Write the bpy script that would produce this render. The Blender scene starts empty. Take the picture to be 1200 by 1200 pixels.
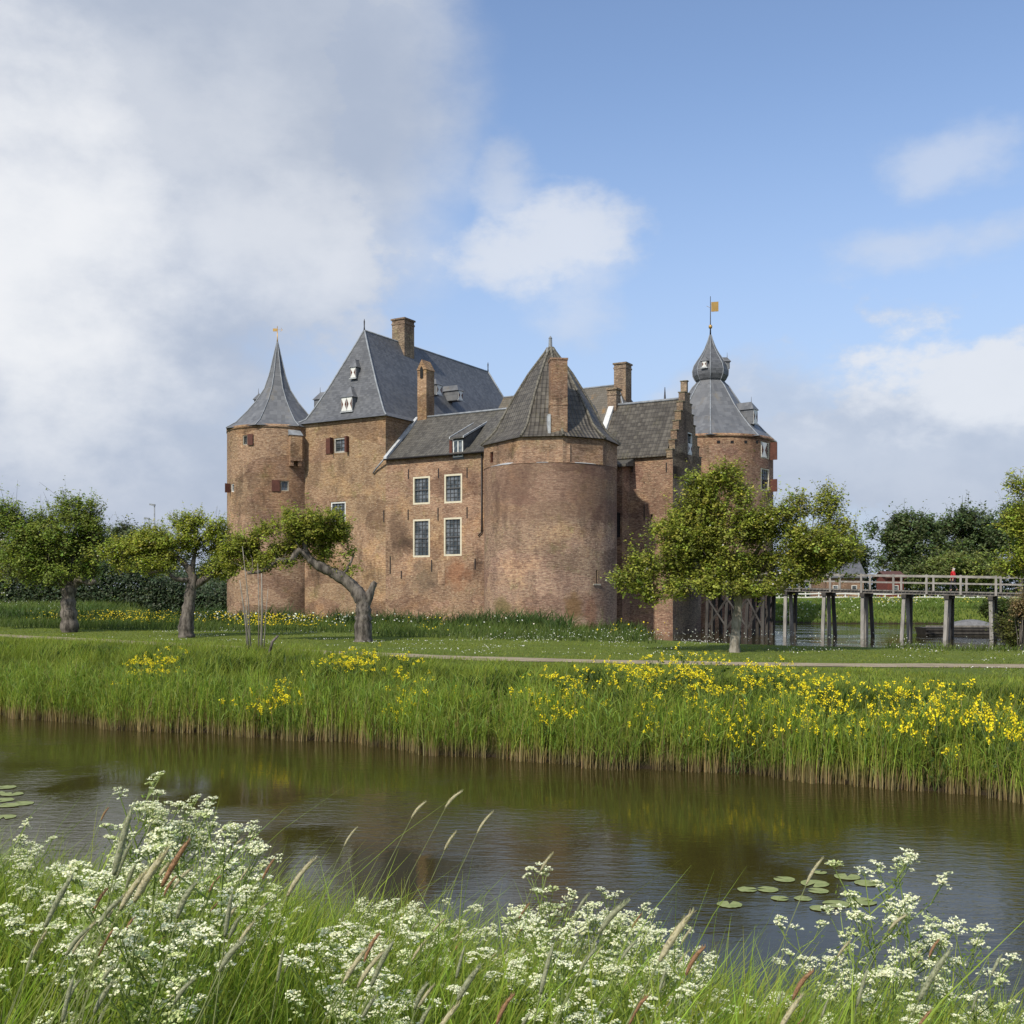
import bpy, math, random
import numpy as np
from mathutils import Vector, noise as mn
R = math.radians
random.seed(7); rng = np.random.default_rng(11)
S = bpy.context.scene
COL = S.collection
F = 1226.0; HZ = 690.0; CZ = 3.8          # focal length in photo px, horizon row, eye height over the water

def pt(px, py, Y):                        # a point at depth Y seen towards a photo direction
    return Vector(((px-600)/F*Y, Y, CZ+(HZ-py)/F*Y))

# ------------------------------------------------------------------ materials
def nodes(name):
    m = bpy.data.materials.new(name); m.use_nodes = True
    nt = m.node_tree; nt.nodes.clear()
    out = nt.nodes.new('ShaderNodeOutputMaterial')
    return m, nt, out
class N:
    def __init__(s, nt): s.nt = nt
    def n(s, t, **kw):
        x = s.nt.nodes.new(t)
        for k, v in kw.items():
            if k.startswith('i_'):
                key = k[2:]; key = int(key) if key.isdigit() else key.replace('_', ' ')
                s.set(x.inputs[key], v)
            else: setattr(x, k, v)
        return x
    def set(s, inp, v):
        if hasattr(v, 'is_output') or isinstance(v, bpy.types.NodeSocket): s.nt.links.new(v, inp)
        elif isinstance(v, bpy.types.Node): s.nt.links.new(v.outputs[0], inp)
        else: inp.default_value = v
    def math(s, op, a, b=0.0, c=None, clamp=False):
        x = s.nt.nodes.new('ShaderNodeMath'); x.operation = op; x.use_clamp = clamp
        s.set(x.inputs[0], a); s.set(x.inputs[1], b)
        if c is not None: s.set(x.inputs[2], c)
        return x.outputs[0]
    def mix(s, f, a, b, mode='MIX'):
        x = s.nt.nodes.new('ShaderNodeMix'); x.data_type = 'RGBA'; x.blend_type = mode
        s.set(x.inputs[0], f); s.set(x.inputs[6], a); s.set(x.inputs[7], b)
        return x.outputs[2]
    def noise(s, vec, scale, detail=4, rough=.55):
        x = s.nt.nodes.new('ShaderNodeTexNoise')
        s.set(x.inputs['Vector'], vec); x.inputs['Scale'].default_value = scale
        x.inputs['Detail'].default_value = detail; x.inputs['Roughness'].default_value = rough
        return x.outputs[0]
    def ramp(s, f, a, b):
        x = s.nt.nodes.new('ShaderNodeMapRange'); x.interpolation_type = 'SMOOTHSTEP'
        s.set(x.inputs[0], f); x.inputs[1].default_value = a; x.inputs[2].default_value = b
        return x.outputs[0]
    def scale(s, vec, v):
        x = s.nt.nodes.new('ShaderNodeVectorMath'); x.operation = 'MULTIPLY'
        s.set(x.inputs[0], vec); x.inputs[1].default_value = v
        return x.outputs[0]
def c4(c): return (c[0], c[1], c[2], 1)
def finish(g, out, col, rough=.8, bump=None, bs=.3, bd=.02, spec=.3, metal=0):
    p = g.n('ShaderNodeBsdfPrincipled')
    g.set(p.inputs['Base Color'], col); g.set(p.inputs['Roughness'], rough)
    p.inputs['Specular IOR Level'].default_value = spec; p.inputs['Metallic'].default_value = metal
    if bump is not None:
        b = g.n('ShaderNodeBump'); b.inputs['Strength'].default_value = bs; b.inputs['Distance'].default_value = bd
        g.set(b.inputs['Height'], bump); g.nt.links.new(b.outputs[0], p.inputs['Normal'])
    g.nt.links.new(p.outputs[0], out.inputs[0]); return p

def brick_mat(name, a, b, dark, band=None, seed=0, stains=()):
    m, nt, out = nodes(name); g = N(nt)
    uv = g.n('ShaderNodeUVMap').outputs[0]
    pos = g.n('ShaderNodeTexCoord').outputs['Object']
    off = g.n('ShaderNodeVectorMath', operation='ADD', i_0=pos); off.inputs[1].default_value = (seed*13.1, seed*7.7, seed*3.3)
    pos = off.outputs[0]
    br = g.n('ShaderNodeTexBrick', offset=.5)
    g.set(br.inputs['Vector'], uv)
    br.inputs['Scale'].default_value = 1; br.inputs['Brick Width'].default_value = .25; br.inputs['Row Height'].default_value = .085
    br.inputs['Mortar Size'].default_value = .010; br.inputs['Bias'].default_value = 0
    br.inputs['Color1'].default_value = c4(a); br.inputs['Color2'].default_value = c4(b); br.inputs['Mortar'].default_value = (.34, .29, .22, 1)
    col = br.outputs[0]
    # each brick fired a little differently, in courses
    v1 = g.noise(g.scale(uv, (2.0, 8.5, 1)), 1, 5, .8)
    col = g.mix(g.ramp(v1, .44, .60), col, g.mix(.95, col, c4(dark)))
    v1c = g.noise(g.scale(uv, (.5, 3.4, 1)), 1, 4, .7)
    col = g.mix(g.math('MULTIPLY', g.ramp(v1c, .5, .66), .5), col, c4(dark))
    v1b = g.noise(g.scale(uv, (3.4, 10, 1)), 1.1, 3, .8)
    col = g.mix(g.math('MULTIPLY', g.ramp(v1b, .53, .63), .8), col, (.50, .385, .27, 1))
    v2 = g.noise(g.scale(pos, (1, 1, .6)), .55, 5, .6)
    col = g.mix(g.math('MULTIPLY', g.ramp(v2, .46, .66), .7), col, (.60, .58, .62, 1), 'MULTIPLY')
    v3 = g.noise(g.scale(pos, (1, 1, 1.3)), .28, 6, .65)
    col = g.mix(g.ramp(v3, .48, .64), col, (1.22, 1.17, 1.04, 1), 'MULTIPLY')
    vp = g.n('ShaderNodeTexVoronoi', feature='F1'); vq = g.n('ShaderNodeVectorMath', operation='ADD', i_0=g.scale(pos, (.42, .42, .95)))
    g.set(vq.inputs[1], g.scale(g.n('ShaderNodeTexNoise', i_Vector=pos, i_Scale=.9).outputs['Color'], (.9, .9, .9))); g.set(vp.inputs['Vector'], vq.outputs[0]); vp.inputs['Scale'].default_value = .55
    pr = g.n('ShaderNodeSeparateColor', i_0=vp.outputs['Color'])
    col = g.mix(g.math('MULTIPLY', g.ramp(pr.outputs[0], .5, .75), .9), col, (1.16, 1.12, 1.16, 1), 'MULTIPLY')        # repaired areas of paler, pinker brick
    col = g.mix(g.math('MULTIPLY', g.ramp(pr.outputs[1], .58, .82), .8), col, (.68, .64, .66, 1), 'MULTIPLY')
    v4 = g.noise(g.scale(pos, (1, 1, .35)), .42, 7, .7)      # weather streaks, soot
    col = g.mix(g.math('MULTIPLY', g.ramp(v4, .53, .68), .85), col, (.42, .43, .45, 1), 'MULTIPLY')
    v5 = g.noise(pos, .8, 6, .7)
    col = g.mix(g.math('MULTIPLY', g.ramp(v5, .54, .72), .7), col, (.72, .84, .62, 1), 'MULTIPLY')   # algae
    if band:
        z = g.n('ShaderNodeSeparateXYZ', i_0=g.n('ShaderNodeNewGeometry').outputs['Position']).outputs[2]
        zz = g.math('ADD', z, g.math('MULTIPLY', g.math('SUBTRACT', g.noise(pos, .4, 4, .6), .5), 2.2))
        up = g.math('MULTIPLY', g.ramp(zz, band[0]-.4, band[0]+.3), .42)
        col = g.mix(up, col, g.mix(.55, col, c4(band[1])))
        up2 = g.math('MULTIPLY', g.ramp(zz, band[0]-.4, band[0]+.3), .18)
        col = g.mix(up2, col, c4(band[1]))
    wp = g.n('ShaderNodeNewGeometry').outputs['Position']; sn = g.noise(wp, .9, 6, .7)
    for (cx_, cy_, cz_), (rx_, rz_), sc_, am in stains:
        q = g.n('ShaderNodeVectorMath', operation='SUBTRACT', i_0=wp); q.inputs[1].default_value = (cx_, cy_, cz_)
        L = g.n('ShaderNodeVectorMath', operation='LENGTH', i_0=g.scale(q.outputs[0], (1/rx_, 1/rx_, 1/rz_))).outputs['Value']
        k_ = g.ramp(g.math('ADD', g.math('SUBTRACT', 1, L), g.math('MULTIPLY', g.math('SUBTRACT', sn, .5), 2.2)), -.15, .6)
        col = g.mix(g.math('MULTIPLY', k_, am), col, g.mix(.5, c4(sc_), g.mix(1.0, col, tuple(x*5.5 for x in sc_)+(1,), 'MULTIPLY')))
    h = g.math('ADD', br.outputs[1], g.math('MULTIPLY', v1, -.7))
    col = g.mix(1.0, col, (1.08, 1.10, 1.05, 1), 'MULTIPLY')
    finish(g, out, col, .9, h, .6, -.025, .15); return m

def tile_mat(name, c1, c2, pw, ph, bump, moss=None, mossamt=.3, joint=.35, wave=True, gloss=.6):
    m, nt, out = nodes(name); g = N(nt)
    uv = g.n('ShaderNodeUVMap').outputs[0]
    sp = g.n('ShaderNodeSeparateXYZ', i_0=uv)
    U = g.math('DIVIDE', sp.outputs[0], pw); V = g.math('DIVIDE', sp.outputs[1], ph)
    fu = g.math('FRACT', U); fv = g.math('FRACT', V)
    cm = g.n('ShaderNodeCombineXYZ', i_0=g.math('FLOOR', U), i_1=g.math('FLOOR', V))
    wn = g.n('ShaderNodeTexWhiteNoise', noise_dimensions='3D'); g.set(wn.inputs[0], cm.outputs[0])
    pos = g.n('ShaderNodeTexCoord').outputs['Object']
    big = g.noise(pos, .5, 5, .65)
    f = g.math('ADD', g.math('MULTIPLY', wn.outputs[0], .38), g.math('MULTIPLY', big, .7))
    col = g.mix(g.ramp(f, .2, .95), c4(c1), c4(c2))
    if moss:
        v = g.noise(g.scale(pos, (1, 1, .6)), .7, 6, .7)
        col = g.mix(g.math('MULTIPLY', g.ramp(v, .55, .72), mossamt), col, c4(moss))
    j = g.ramp(fv, .0, .16)
    col = g.mix(g.math('MULTIPLY', g.math('SUBTRACT', 1, j), joint), col, (.012, .012, .012, 1))
    if wave:
        w = g.math('COSINE', g.math('MULTIPLY', U, 6.2832))
        k = g.ramp(fu, .0, .2)
        col = g.mix(g.math('MULTIPLY', g.math('SUBTRACT', 1, k), joint*.8), col, (.012, .012, .012, 1))
        h = g.math('ADD', g.math('MULTIPLY', w, .5), g.math('MULTIPLY', fv, -.8))
    else:
        h = g.math('ADD', g.math('MULTIPLY', wn.outputs[0], .6), g.math('MULTIPLY', fv, -.7))
    h = g.math('ADD', h, g.math('MULTIPLY', g.noise(pos, 6, 3, .6), .5))
    finish(g, out, col, gloss, h, .9, bump, .35); return m

def plain(name, col, rough=.7, var=.25, scale=3, metal=0, spec=.3, stretch=(1, 1, 1), col2=None):
    m, nt, out = nodes(name); g = N(nt)
    pos = g.n('ShaderNodeTexCoord').outputs['Object']
    v = g.noise(g.scale(pos, stretch), scale, 6, .65)
    c2 = col2 or tuple(max(0, x*(1-var*1.6)) for x in col)
    c = g.mix(g.ramp(v, .35, .65), c4(col), c4(c2))
    finish(g, out, c, rough, v, .4, .02, spec, metal); return m

def veg_mat(name='foliage', trans=.42, gloss=.3):
    m, nt, out = nodes(name); g = N(nt)
    a = g.n('ShaderNodeAttribute', attribute_name='Col')
    d = g.n('ShaderNodeBsdfPrincipled'); g.set(d.inputs['Base Color'], a.outputs[0])
    d.inputs['Roughness'].default_value = .55; d.inputs['Specular IOR Level'].default_value = gloss
    t = g.n('ShaderNodeBsdfTranslucent'); g.set(t.inputs[0], g.mix(1.0, a.outputs[0], (1.25, 1.3, .7, 1), 'MULTIPLY'))
    mx = g.n('ShaderNodeMixShader'); mx.inputs[0].default_value = trans
    nt.links.new(d.outputs[0], mx.inputs[1]); nt.links.new(t.outputs[0], mx.inputs[2])
    nt.links.new(mx.outputs[0], out.inputs[0]); return m
VEG = veg_mat()
PETAL = veg_mat('petal', .15, .1)

MB = {
 'hall': brick_mat('brick_hall', (.38, .235, .135), (.30, .185, .108), (.185, .115, .072), seed=1),
 'annex': brick_mat('brick_annex', (.37, .22, .135), (.30, .172, .108), (.17, .104, .07), seed=2, stains=[(tuple(pt(466, 628, 91)), (1.5, 2.2), (.07, .055, .048), .65), (tuple(pt(500, 676, 90)), (1.5, 2.0), (.10, .095, .08), .55), (tuple(pt(540, 672, 88.5)), (1.6, 1.6), (.19, .09, .05), .5), (tuple(pt(475, 640, 90.5)), (1.6, .9), (.07, .055, .045), .6)]),
 'tower': brick_mat('brick_front_tower', (.40, .25, .17), (.31, .185, .128), (.17, .108, .082), band=(8.9, (.155, .088, .066)), seed=3, stains=[(tuple(pt(588, 713, 80)), (1.1, 1.0), (.12, .115, .06), .8), (tuple(pt(672, 712, 78.5)), (.8, 2.0), (.15, .11, .05), .7), (tuple(pt(694, 716, 79)), (.7, 1.6), (.17, .09, .06), .5), (tuple(pt(690, 570, 78.5)), (2.6, 3.0), (.10, .068, .06), .45), (tuple(pt(602, 560, 79)), (1.8, 2.2), (.10, .068, .06), .35)]),
 'left': brick_mat('brick_left_tower', (.36, .215, .125), (.28, .165, .098), (.16, .10, .066), seed=4),
 'right': brick_mat('brick_right_tower', (.33, .175, .12), (.26, .135, .095), (.15, .088, .062), seed=5),
 'gate': brick_mat('brick_gatehouse', (.34, .19, .13), (.27, .145, .10), (.15, .09, .066), seed=6),
 'grey': brick_mat('brick_weathered', (.27, .19, .13), (.20, .14, .10), (.13, .10, .075), seed=7),
}
SLATE = tile_mat('slate', (.078, .081, .088), (.145, .149, .158), .30, .22, .012, (.17, .165, .13), .35, .12, False, .5)
SLATE2 = tile_mat('slate_lead', (.10, .104, .112), (.175, .179, .186), .35, .5, .01, (.20, .15, .07), .35, .08, False, .5)
PANT = tile_mat('pantile', (.065, .06, .052), (.15, .14, .12), .26, .34, .05, (.12, .11, .055), .3, .6, True, .55)
PANT2 = tile_mat('pantile_tower', (.060, .052, .042), (.15, .135, .11), .33, .42, .07, (.13, .12, .06), .35, .9, True, .5)
PANT3 = tile_mat('pantile_orange', (.12, .105, .08), (.17, .15, .12), .26, .34, .04, (.36, .19, .04), .8, .4, True, .6)
LEAD = plain('lead', (.30, .32, .34), .5, .2, 2)
LEADW = plain('lead_weathered_pale', (.50, .52, .53), .6, .2, 2)
CREAM = plain('cream_paint', (.68, .62, .46), .5, .08, 3)
WHITE = plain('white_paint', (.74, .74, .70), .5, .08, 3)
DRED = plain('oxblood_paint', (.12, .045, .03), .6, .2, 3)
DARK = plain('dark_void', (.02, .02, .02), .9, .2, 3)
IRON = plain('iron', (.05, .045, .045), .5, .2, 5, .4)
GOLD = plain('gilding', (.55, .34, .11), .4, .1, 5, .6)
SAND = plain('mortar_stone', (.42, .38, .30), .85, .2, 2)
WOOD = plain('weathered_oak', (.25, .23, .20), .85, .3, 3, stretch=(1, 1, .25), col2=(.13, .12, .105))
WOODP = plain('weathered_oak_pale', (.33, .31, .275), .85, .3, 3, stretch=(1, 1, .25), col2=(.20, .185, .165))
WOODD = plain('dark_wet_oak', (.075, .068, .06), .8, .3, 3, stretch=(1, 1, .25))  # dark oak, also painted shade on the far bridge piles
BARK = plain('bark', (.19, .165, .14), .95, .4, 7, stretch=(1, 1, .3), col2=(.045, .038, .032))
BARKP = plain('bark_pale', (.33, .30, .25), .95, .4, 8, stretch=(1, 1, .3), col2=(.16, .14, .11))

def glass_mat():
    m, nt, out = nodes('leaded_glass'); g = N(nt)
    pos = g.n('ShaderNodeTexCoord').outputs['Object']
    v = g.noise(pos, 1.3, 2, .5)
    col = g.mix(g.ramp(v, .42, .6), (.04, .05, .055, 1), (.15, .165, .18, 1))
    finish(g, out, col, .12, v, .5, .05, .7); return m
GLASS = glass_mat()

def ground_mat():
    m, nt, out = nodes('ground_grass'); g = N(nt)
    pos = g.n('ShaderNodeNewGeometry').outputs['Position']
    v = g.noise(pos, .35, 6, .6); w = g.noise(pos, 5, 5, .7); k = g.noise(pos, 26, 3, .7)
    col = g.mix(g.ramp(v, .35, .65), (.14, .175, .03, 1), (.105, .145, .025, 1))
    col = g.mix(g.math('MULTIPLY', g.ramp(w, .45, .7), .6), col, (.17, .19, .05, 1))
    col = g.mix(g.math('MULTIPLY', g.ramp(k, .5, .75), .5), col, (.03, .055, .012, 1))
    z = g.n('ShaderNodeSeparateXYZ', i_0=pos).outputs[2]
    col = g.mix(g.math('SUBTRACT', 1, g.ramp(z, .02, .35)), col, (.035, .026, .016, 1))   # wet mud at the waterline
    h = g.math('ADD', w, g.math('MULTIPLY', k, .7))
    finish(g, out, col, .9, h, .9, .06, .1); return m
def path_mat():
    m, nt, out = nodes('path_gravel'); g = N(nt)
    pos = g.n('ShaderNodeNewGeometry').outputs['Position']
    v = g.noise(pos, 1.3, 6, .7); w = g.noise(pos, 14, 4, .7)
    col = g.mix(g.ramp(v, .4, .62), (.36, .30, .21, 1), (.27, .22, .15, 1))
    col = g.mix(g.math('MULTIPLY', g.ramp(w, .5, .7), .5), col, (.16, .13, .085, 1))
    finish(g, out, col, .95, w, .7, .02, .1); return m
def water_mat(name, sc, strg):
    m, nt, out = nodes(name); g = N(nt)
    pos = g.n('ShaderNodeNewGeometry').outputs['Position']
    rot = g.n('ShaderNodeMapping', i_0=pos); rot.inputs['Rotation'].default_value = (0, 0, R(14)); rot.inputs['Scale'].default_value = (1, 2.6, 1)
    a = g.noise(rot.outputs[0], 3.0*sc, 3, .5); b = g.noise(rot.outputs[0], 8.5*sc, 3, .55)
    big = g.noise(pos, .22, 3, .5)
    amp = g.math('ADD', g.math('MULTIPLY', g.ramp(big, .42, .60), 1.25), .22)
    h = g.math('MULTIPLY', g.math('ADD', a, g.math('MULTIPLY', b, .42)), amp)
    col = g.mix(g.noise(pos, .15, 3, .5), (.030, .028, .006, 1), (.042, .031, .011, 1))
    p = finish(g, out, col, .03, h, strg, .06, .5)
    p.inputs['IOR'].default_value = 1.333
    return m

# ------------------------------------------------------------------ mesh building
class M:
    def __init__(s): s.v = []; s.f = []; s.uv = []; s.mi = []; s.sm = []
    def face(s, pts, uv=None, mi=0, sm=False):
        i = len(s.v); s.v += [tuple(p) for p in pts]; s.f.append(tuple(range(i, i+len(pts)))); s.uv.append(uv); s.mi.append(mi); s.sm.append(sm)
    def hexa(s, c, mi=0):      # c: 8 corners, bottom ring then top ring
        for q in ((3, 2, 1, 0), (4, 5, 6, 7), (0, 1, 5, 4), (1, 2, 6, 5), (2, 3, 7, 6), (3, 0, 4, 7)):
            s.face([c[k] for k in q], mi=mi)
    def box(s, o, a, b, c, mi=0):
        o, a, b, c = map(Vector, (o, a, b, c))
        s.hexa([o, o+a, o+a+b, o+b, o+c, o+a+c, o+a+b+c, o+b+c], mi)
    def tube(s, P, rad, n=6, mi=0, cap=True):
        P = [Vector(p) for p in P]; rings = []
        if not hasattr(rad, '__len__'): rad = [rad]*len(P)
        t0 = (P[1]-P[0]).normalized(); x = t0.orthogonal().normalized()
        for i, p in enumerate(P):
            t = (P[min(i+1, len(P)-1)]-P[max(i-1, 0)]).normalized()
            x = (x-t*x.dot(t)).normalized(); y = t.cross(x)
            rings.append([p+(x*math.cos(2*math.pi*k/n)+y*math.sin(2*math.pi*k/n))*rad[i] for k in range(n)])
        base = len(s.v)
        for r in rings: s.v += [tuple(q) for q in r]
        for i in range(len(P)-1):
            for k in range(n):
                k2 = (k+1) % n
                s.f.append((base+i*n+k, base+i*n+k2, base+(i+1)*n+k2, base+(i+1)*n+k)); s.uv.append(None); s.mi.append(mi); s.sm.append(n > 4)
        if cap:
            s.face(rings[-1], mi=mi); s.face(rings[0][::-1], mi=mi)
    def lathe(s, c, prof, n=16, mi=0, a0=0, sm=True):
        for (r0, z0), (r1, z1) in zip(prof, prof[1:]):
            for k in range(n):
                A = a0+2*math.pi*k/n; B = a0+2*math.pi*(k+1)/n
                q = [(c[0]+r0*math.sin(A), c[1]-r0*math.cos(A), z0), (c[0]+r0*math.sin(B), c[1]-r0*math.cos(B), z0),
                     (c[0]+r1*math.sin(B), c[1]-r1*math.cos(B), z1), (c[0]+r1*math.sin(A), c[1]-r1*math.cos(A), z1)]
                s.face(q, mi=mi, sm=sm)
    def build(s, name, mats, parent=None, origin=None, weld=False):
        me = bpy.data.meshes.new(name)
        o0 = Vector(origin) if origin is not None else (Vector(ROOTLOC.get(parent.name, (0, 0, 0))) if parent else Vector((0, 0, 0)))
        me.from_pydata([(x-o0.x, y-o0.y, z-o0.z) for x, y, z in s.v], [], s.f)
        mats = mats if isinstance(mats, (list, tuple)) else [mats]
        for m in mats: me.materials.append(m)
        uvl = me.uv_layers.new(name='UVMap')
        for p, uv, mi, sm in zip(me.polygons, s.uv, s.mi, s.sm):
            p.material_index = mi; p.use_smooth = sm
            if uv is None:
                nn = p.normal; ax = Vector((0, 0, 1)).cross(nn)
                ax = Vector((1, 0, 0)) if ax.length < .02 else ax.normalized()
                ay = nn.cross(ax)
                for li in p.loop_indices:
                    w = Vector(s.v[me.loops[li].vertex_index]); uvl.data[li].uv = (w.dot(ax), w.dot(ay))
            else:
                for li, q in zip(p.loop_indices, uv): uvl.data[li].uv = q
        if weld or any(s.sm):
            import bmesh
            bm = bmesh.new(); bm.from_mesh(me); bmesh.ops.remove_doubles(bm, verts=bm.verts, dist=.0005); bm.to_mesh(me); bm.free()
        o = bpy.data.objects.new(name, me); COL.objects.link(o)
        if parent:
            o.parent = parent; ROOTLOC[o.name] = o0
        elif origin is not None:
            o.location = o0
        return o
ROOTLOC = {}
def empty(name, loc, rz=0):
    o = bpy.data.objects.new(name, None); COL.objects.link(o); o.location = loc; o.rotation_euler[2] = rz
    o.empty_display_size = .3; ROOTLOC[o.name] = Vector(loc); return o
def tag(o, label=None, cat=None, group=None, kind=None):
    if label: o['label'] = label
    if cat: o['category'] = cat
    if group: o['group'] = group
    if kind: o['kind'] = kind
    return o
def copy_tree(o, parent=None):
    c = o.copy(); COL.objects.link(c); c.parent = parent
    for ch in list(o.children): copy_tree(ch, c)
    return c

def npmesh(name, V, Q, C, mat, parent=None, origin=(0, 0, 0)):
    """V (n,3) verts, Q (m,4) quads, C (n,3) colour per vertex"""
    me = bpy.data.meshes.new(name); n = len(V); m = len(Q)
    me.vertices.add(n); me.vertices.foreach_set('co', (np.asarray(V, float)-np.array(origin)).astype(np.float32).ravel())
    me.loops.add(m*4); me.loops.foreach_set('vertex_index', np.asarray(Q, np.int32).ravel())
    me.polygons.add(m); me.polygons.foreach_set('loop_start', np.arange(0, m*4, 4, dtype=np.int32))
    me.update(calc_edges=True)
    ca = me.color_attributes.new(name='Col', type='FLOAT_COLOR', domain='POINT')
    cc = np.ones((n, 4), np.float32); cc[:, :3] = np.clip(C, 0, 1); ca.data.foreach_set('color', cc.ravel())
    me.materials.append(mat)
    o = bpy.data.objects.new(name, me); COL.objects.link(o)
    if parent: o.parent = parent
    else: o.location = origin
    return o

def blades(B, H, W, lean, cb, ct, curl=.35, lv=4):
    """grass blades: B bases (n,3), H heights, W widths, lean (n,2) tip offsets as a fraction of height, colours at base and tip (n,3)"""
    n = len(B); th = rng.uniform(0, np.pi, n)
    wx = np.cos(th)*W*.5; wy = np.sin(th)*W*.5
    ts = np.linspace(0, 1, lv); Vs = []; Cs = []
    for t in ts:
        off = lean*(t**1.8)[None, None] if False else lean*(t**1.8)
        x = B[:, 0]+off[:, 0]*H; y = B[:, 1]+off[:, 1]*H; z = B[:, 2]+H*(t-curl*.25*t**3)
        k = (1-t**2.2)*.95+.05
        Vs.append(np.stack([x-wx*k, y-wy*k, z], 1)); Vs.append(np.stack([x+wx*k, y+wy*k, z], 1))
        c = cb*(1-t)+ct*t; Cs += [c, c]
    V = np.stack(Vs, 1).reshape(-1, 3); C = np.stack(Cs, 1).reshape(-1, 3)
    q = []
    base = np.arange(n)*(2*lv)
    for k in range(lv-1):
        q.append(np.stack([base+2*k, base+2*k+1, base+2*k+3, base+2*k+2], 1))
    return V, np.concatenate(q), C
def merge(parts):
    Vs, Qs, Cs = [], [], []; o = 0
    for V, Q, C in parts:
        Vs.append(V); Qs.append(Q+o); Cs.append(C); o += len(V)
    return np.concatenate(Vs), np.concatenate(Qs), np.concatenate(Cs)
def leafquads(P, size, C, nrm=None, aspect=.6):
    """leaf quads at P with random orientation (nrm biases the normal)"""
    n = len(P)
    a = rng.normal(size=(n, 3)); a /= np.linalg.norm(a, axis=1)[:, None]
    b = rng.normal(size=(n, 3)) if nrm is None else rng.normal(size=(n, 3))*.5+nrm
    if nrm is not None: a = np.cross(a, b); a /= np.linalg.norm(a, axis=1)[:, None]+1e-9
    c = np.cross(b, a); c /= np.linalg.norm(c, axis=1)[:, None]+1e-9
    s = (size if hasattr(size, '__len__') else np.full(n, size))[:, None]
    V = np.stack([P-a*s*.5, P-c*s*.5*aspect, P+a*s*.5, P+c*s*.5*aspect], 1).reshape(-1, 3)
    Q = np.arange(4*n).reshape(n, 4)
    return V, Q, np.repeat(C, 4, axis=0)
def jit(c, n, amt=.25, hue=.12):
    c = np.array(c)[None, :]; k = 1+rng.normal(size=(n, 1))*amt
    h = 1+rng.normal(size=(n, 3))*hue
    return np.clip(c*k*h, .004, .95)

# ------------------------------------------------------------------ terrain
E = np.array([.894, -.447]); NN = np.array([.447, .894])
def ab(X, Y): return .894*X-.447*Y, .447*X+.894*Y
def sstep(x, a, b):
    t = np.clip((x-a)/(b-a), 0, 1); return t*t*(3-2*t)
MOAT = np.array([(-44, 84), (-30, 74), (-8, 68), (1, 66), (6.5, 60), (9, 53), (15.7, 49), (24, 45.5), (60, 36), (90, 40), (90, 112), (60, 113), (33, 114), (20, 135), (-8, 145), (-42, 128)], float)
def poly_sd(X, Y, P):
    X = np.asarray(X, float); Y = np.asarray(Y, float)
    d = np.full(X.shape, 1e9); ins = np.zeros(X.shape, bool); n = len(P)
    for i in range(n):
        x1, y1 = P[i]; x2, y2 = P[(i+1) % n]; ex, ey = x2-x1, y2-y1
        t = np.clip(((X-x1)*ex+(Y-y1)*ey)/(ex*ex+ey*ey), 0, 1)
        d = np.minimum(d, np.hypot(X-x1-t*ex, Y-y1-t*ey))
        c = ((y1 > Y) != (y2 > Y)) & (X < (x2-x1)*(Y-y1)/(y2-y1+1e-12)+x1)
        ins ^= c
    return np.where(ins, -d, d)
AX, AY = -11.1, 91.9
Uc = (.8593, -.5115); Vc = (.5115, .8593)
def cxy(u, v): return (AX+Uc[0]*u+Vc[0]*v, AY+Uc[1]*u+Vc[1]*v)
BERM = np.array([cxy(*q) for q in [(-19.5, -1), (-14, -5), (-8.5, -2.6), (9.6, -2.6), (11.5, -6.4), (16.5, -7.6), (21.6, -5.5), (23.6, -1), (23.4, 4), (20, 7), (20, 32), (-10, 30), (-19, 8)]])
def gz(X, Y):
    X = np.asarray(X, float); Y = np.asarray(Y, float)
    a, b = ab(X, Y)
    w = .28*np.sin(a*.55+1)+.18*np.sin(a*1.37)+.10*np.sin(a*3.1+2)      # wandering banks
    bb = b+w*sstep(b, 12, 18)*(1-sstep(b, 26, 30))
    z = np.interp(bb, [-400, -6, 1.5, 3.2, 5.5, 7.6, 8.5, 10, 12, 19, 20.4, 21, 21.5, 23, 25, 27.2, 29, 400],
                  [2.3, 2.25, 2.2, 1.95, 1.15, .32, 0, -.8, -1.2, -1.2, -.6, 0, .30, .75, 1.28, 1.58, 1.6, 1.6])
    sd = poly_sd(X, Y, MOAT)
    wide = 4.5+5.5*sstep(X, 0, 10)*(1-sstep(Y, 70, 95))
    zm = np.where(sd > 0, 1.6*sstep(sd, 0, wide), -1.2*sstep(-sd, 0, 2.5))
    z = np.where(b > 32, np.minimum(z, zm), z)
    z = z+np.where(b > 60, sstep(Y, 114, 148)*.58*sstep(sd, 0, 20), 0)
    sb = poly_sd(X, Y, BERM)
    z = np.where(sb < 1.2, np.maximum(z, .35*sstep(-sb, -1.2, .6)+(-1.2)*(1-sstep(-sb, -1.2, .6))), z)
    z = z+(.03*np.sin(X*1.7+Y*.6)+.03*np.sin(Y*2.1-X*.4))*(z > .3)*np.where((b > 26.5) & (b < 45), .12, 1)
    return z
def gz1(x, y): return float(gz(np.array([x]), np.array([y]))[0])

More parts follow.
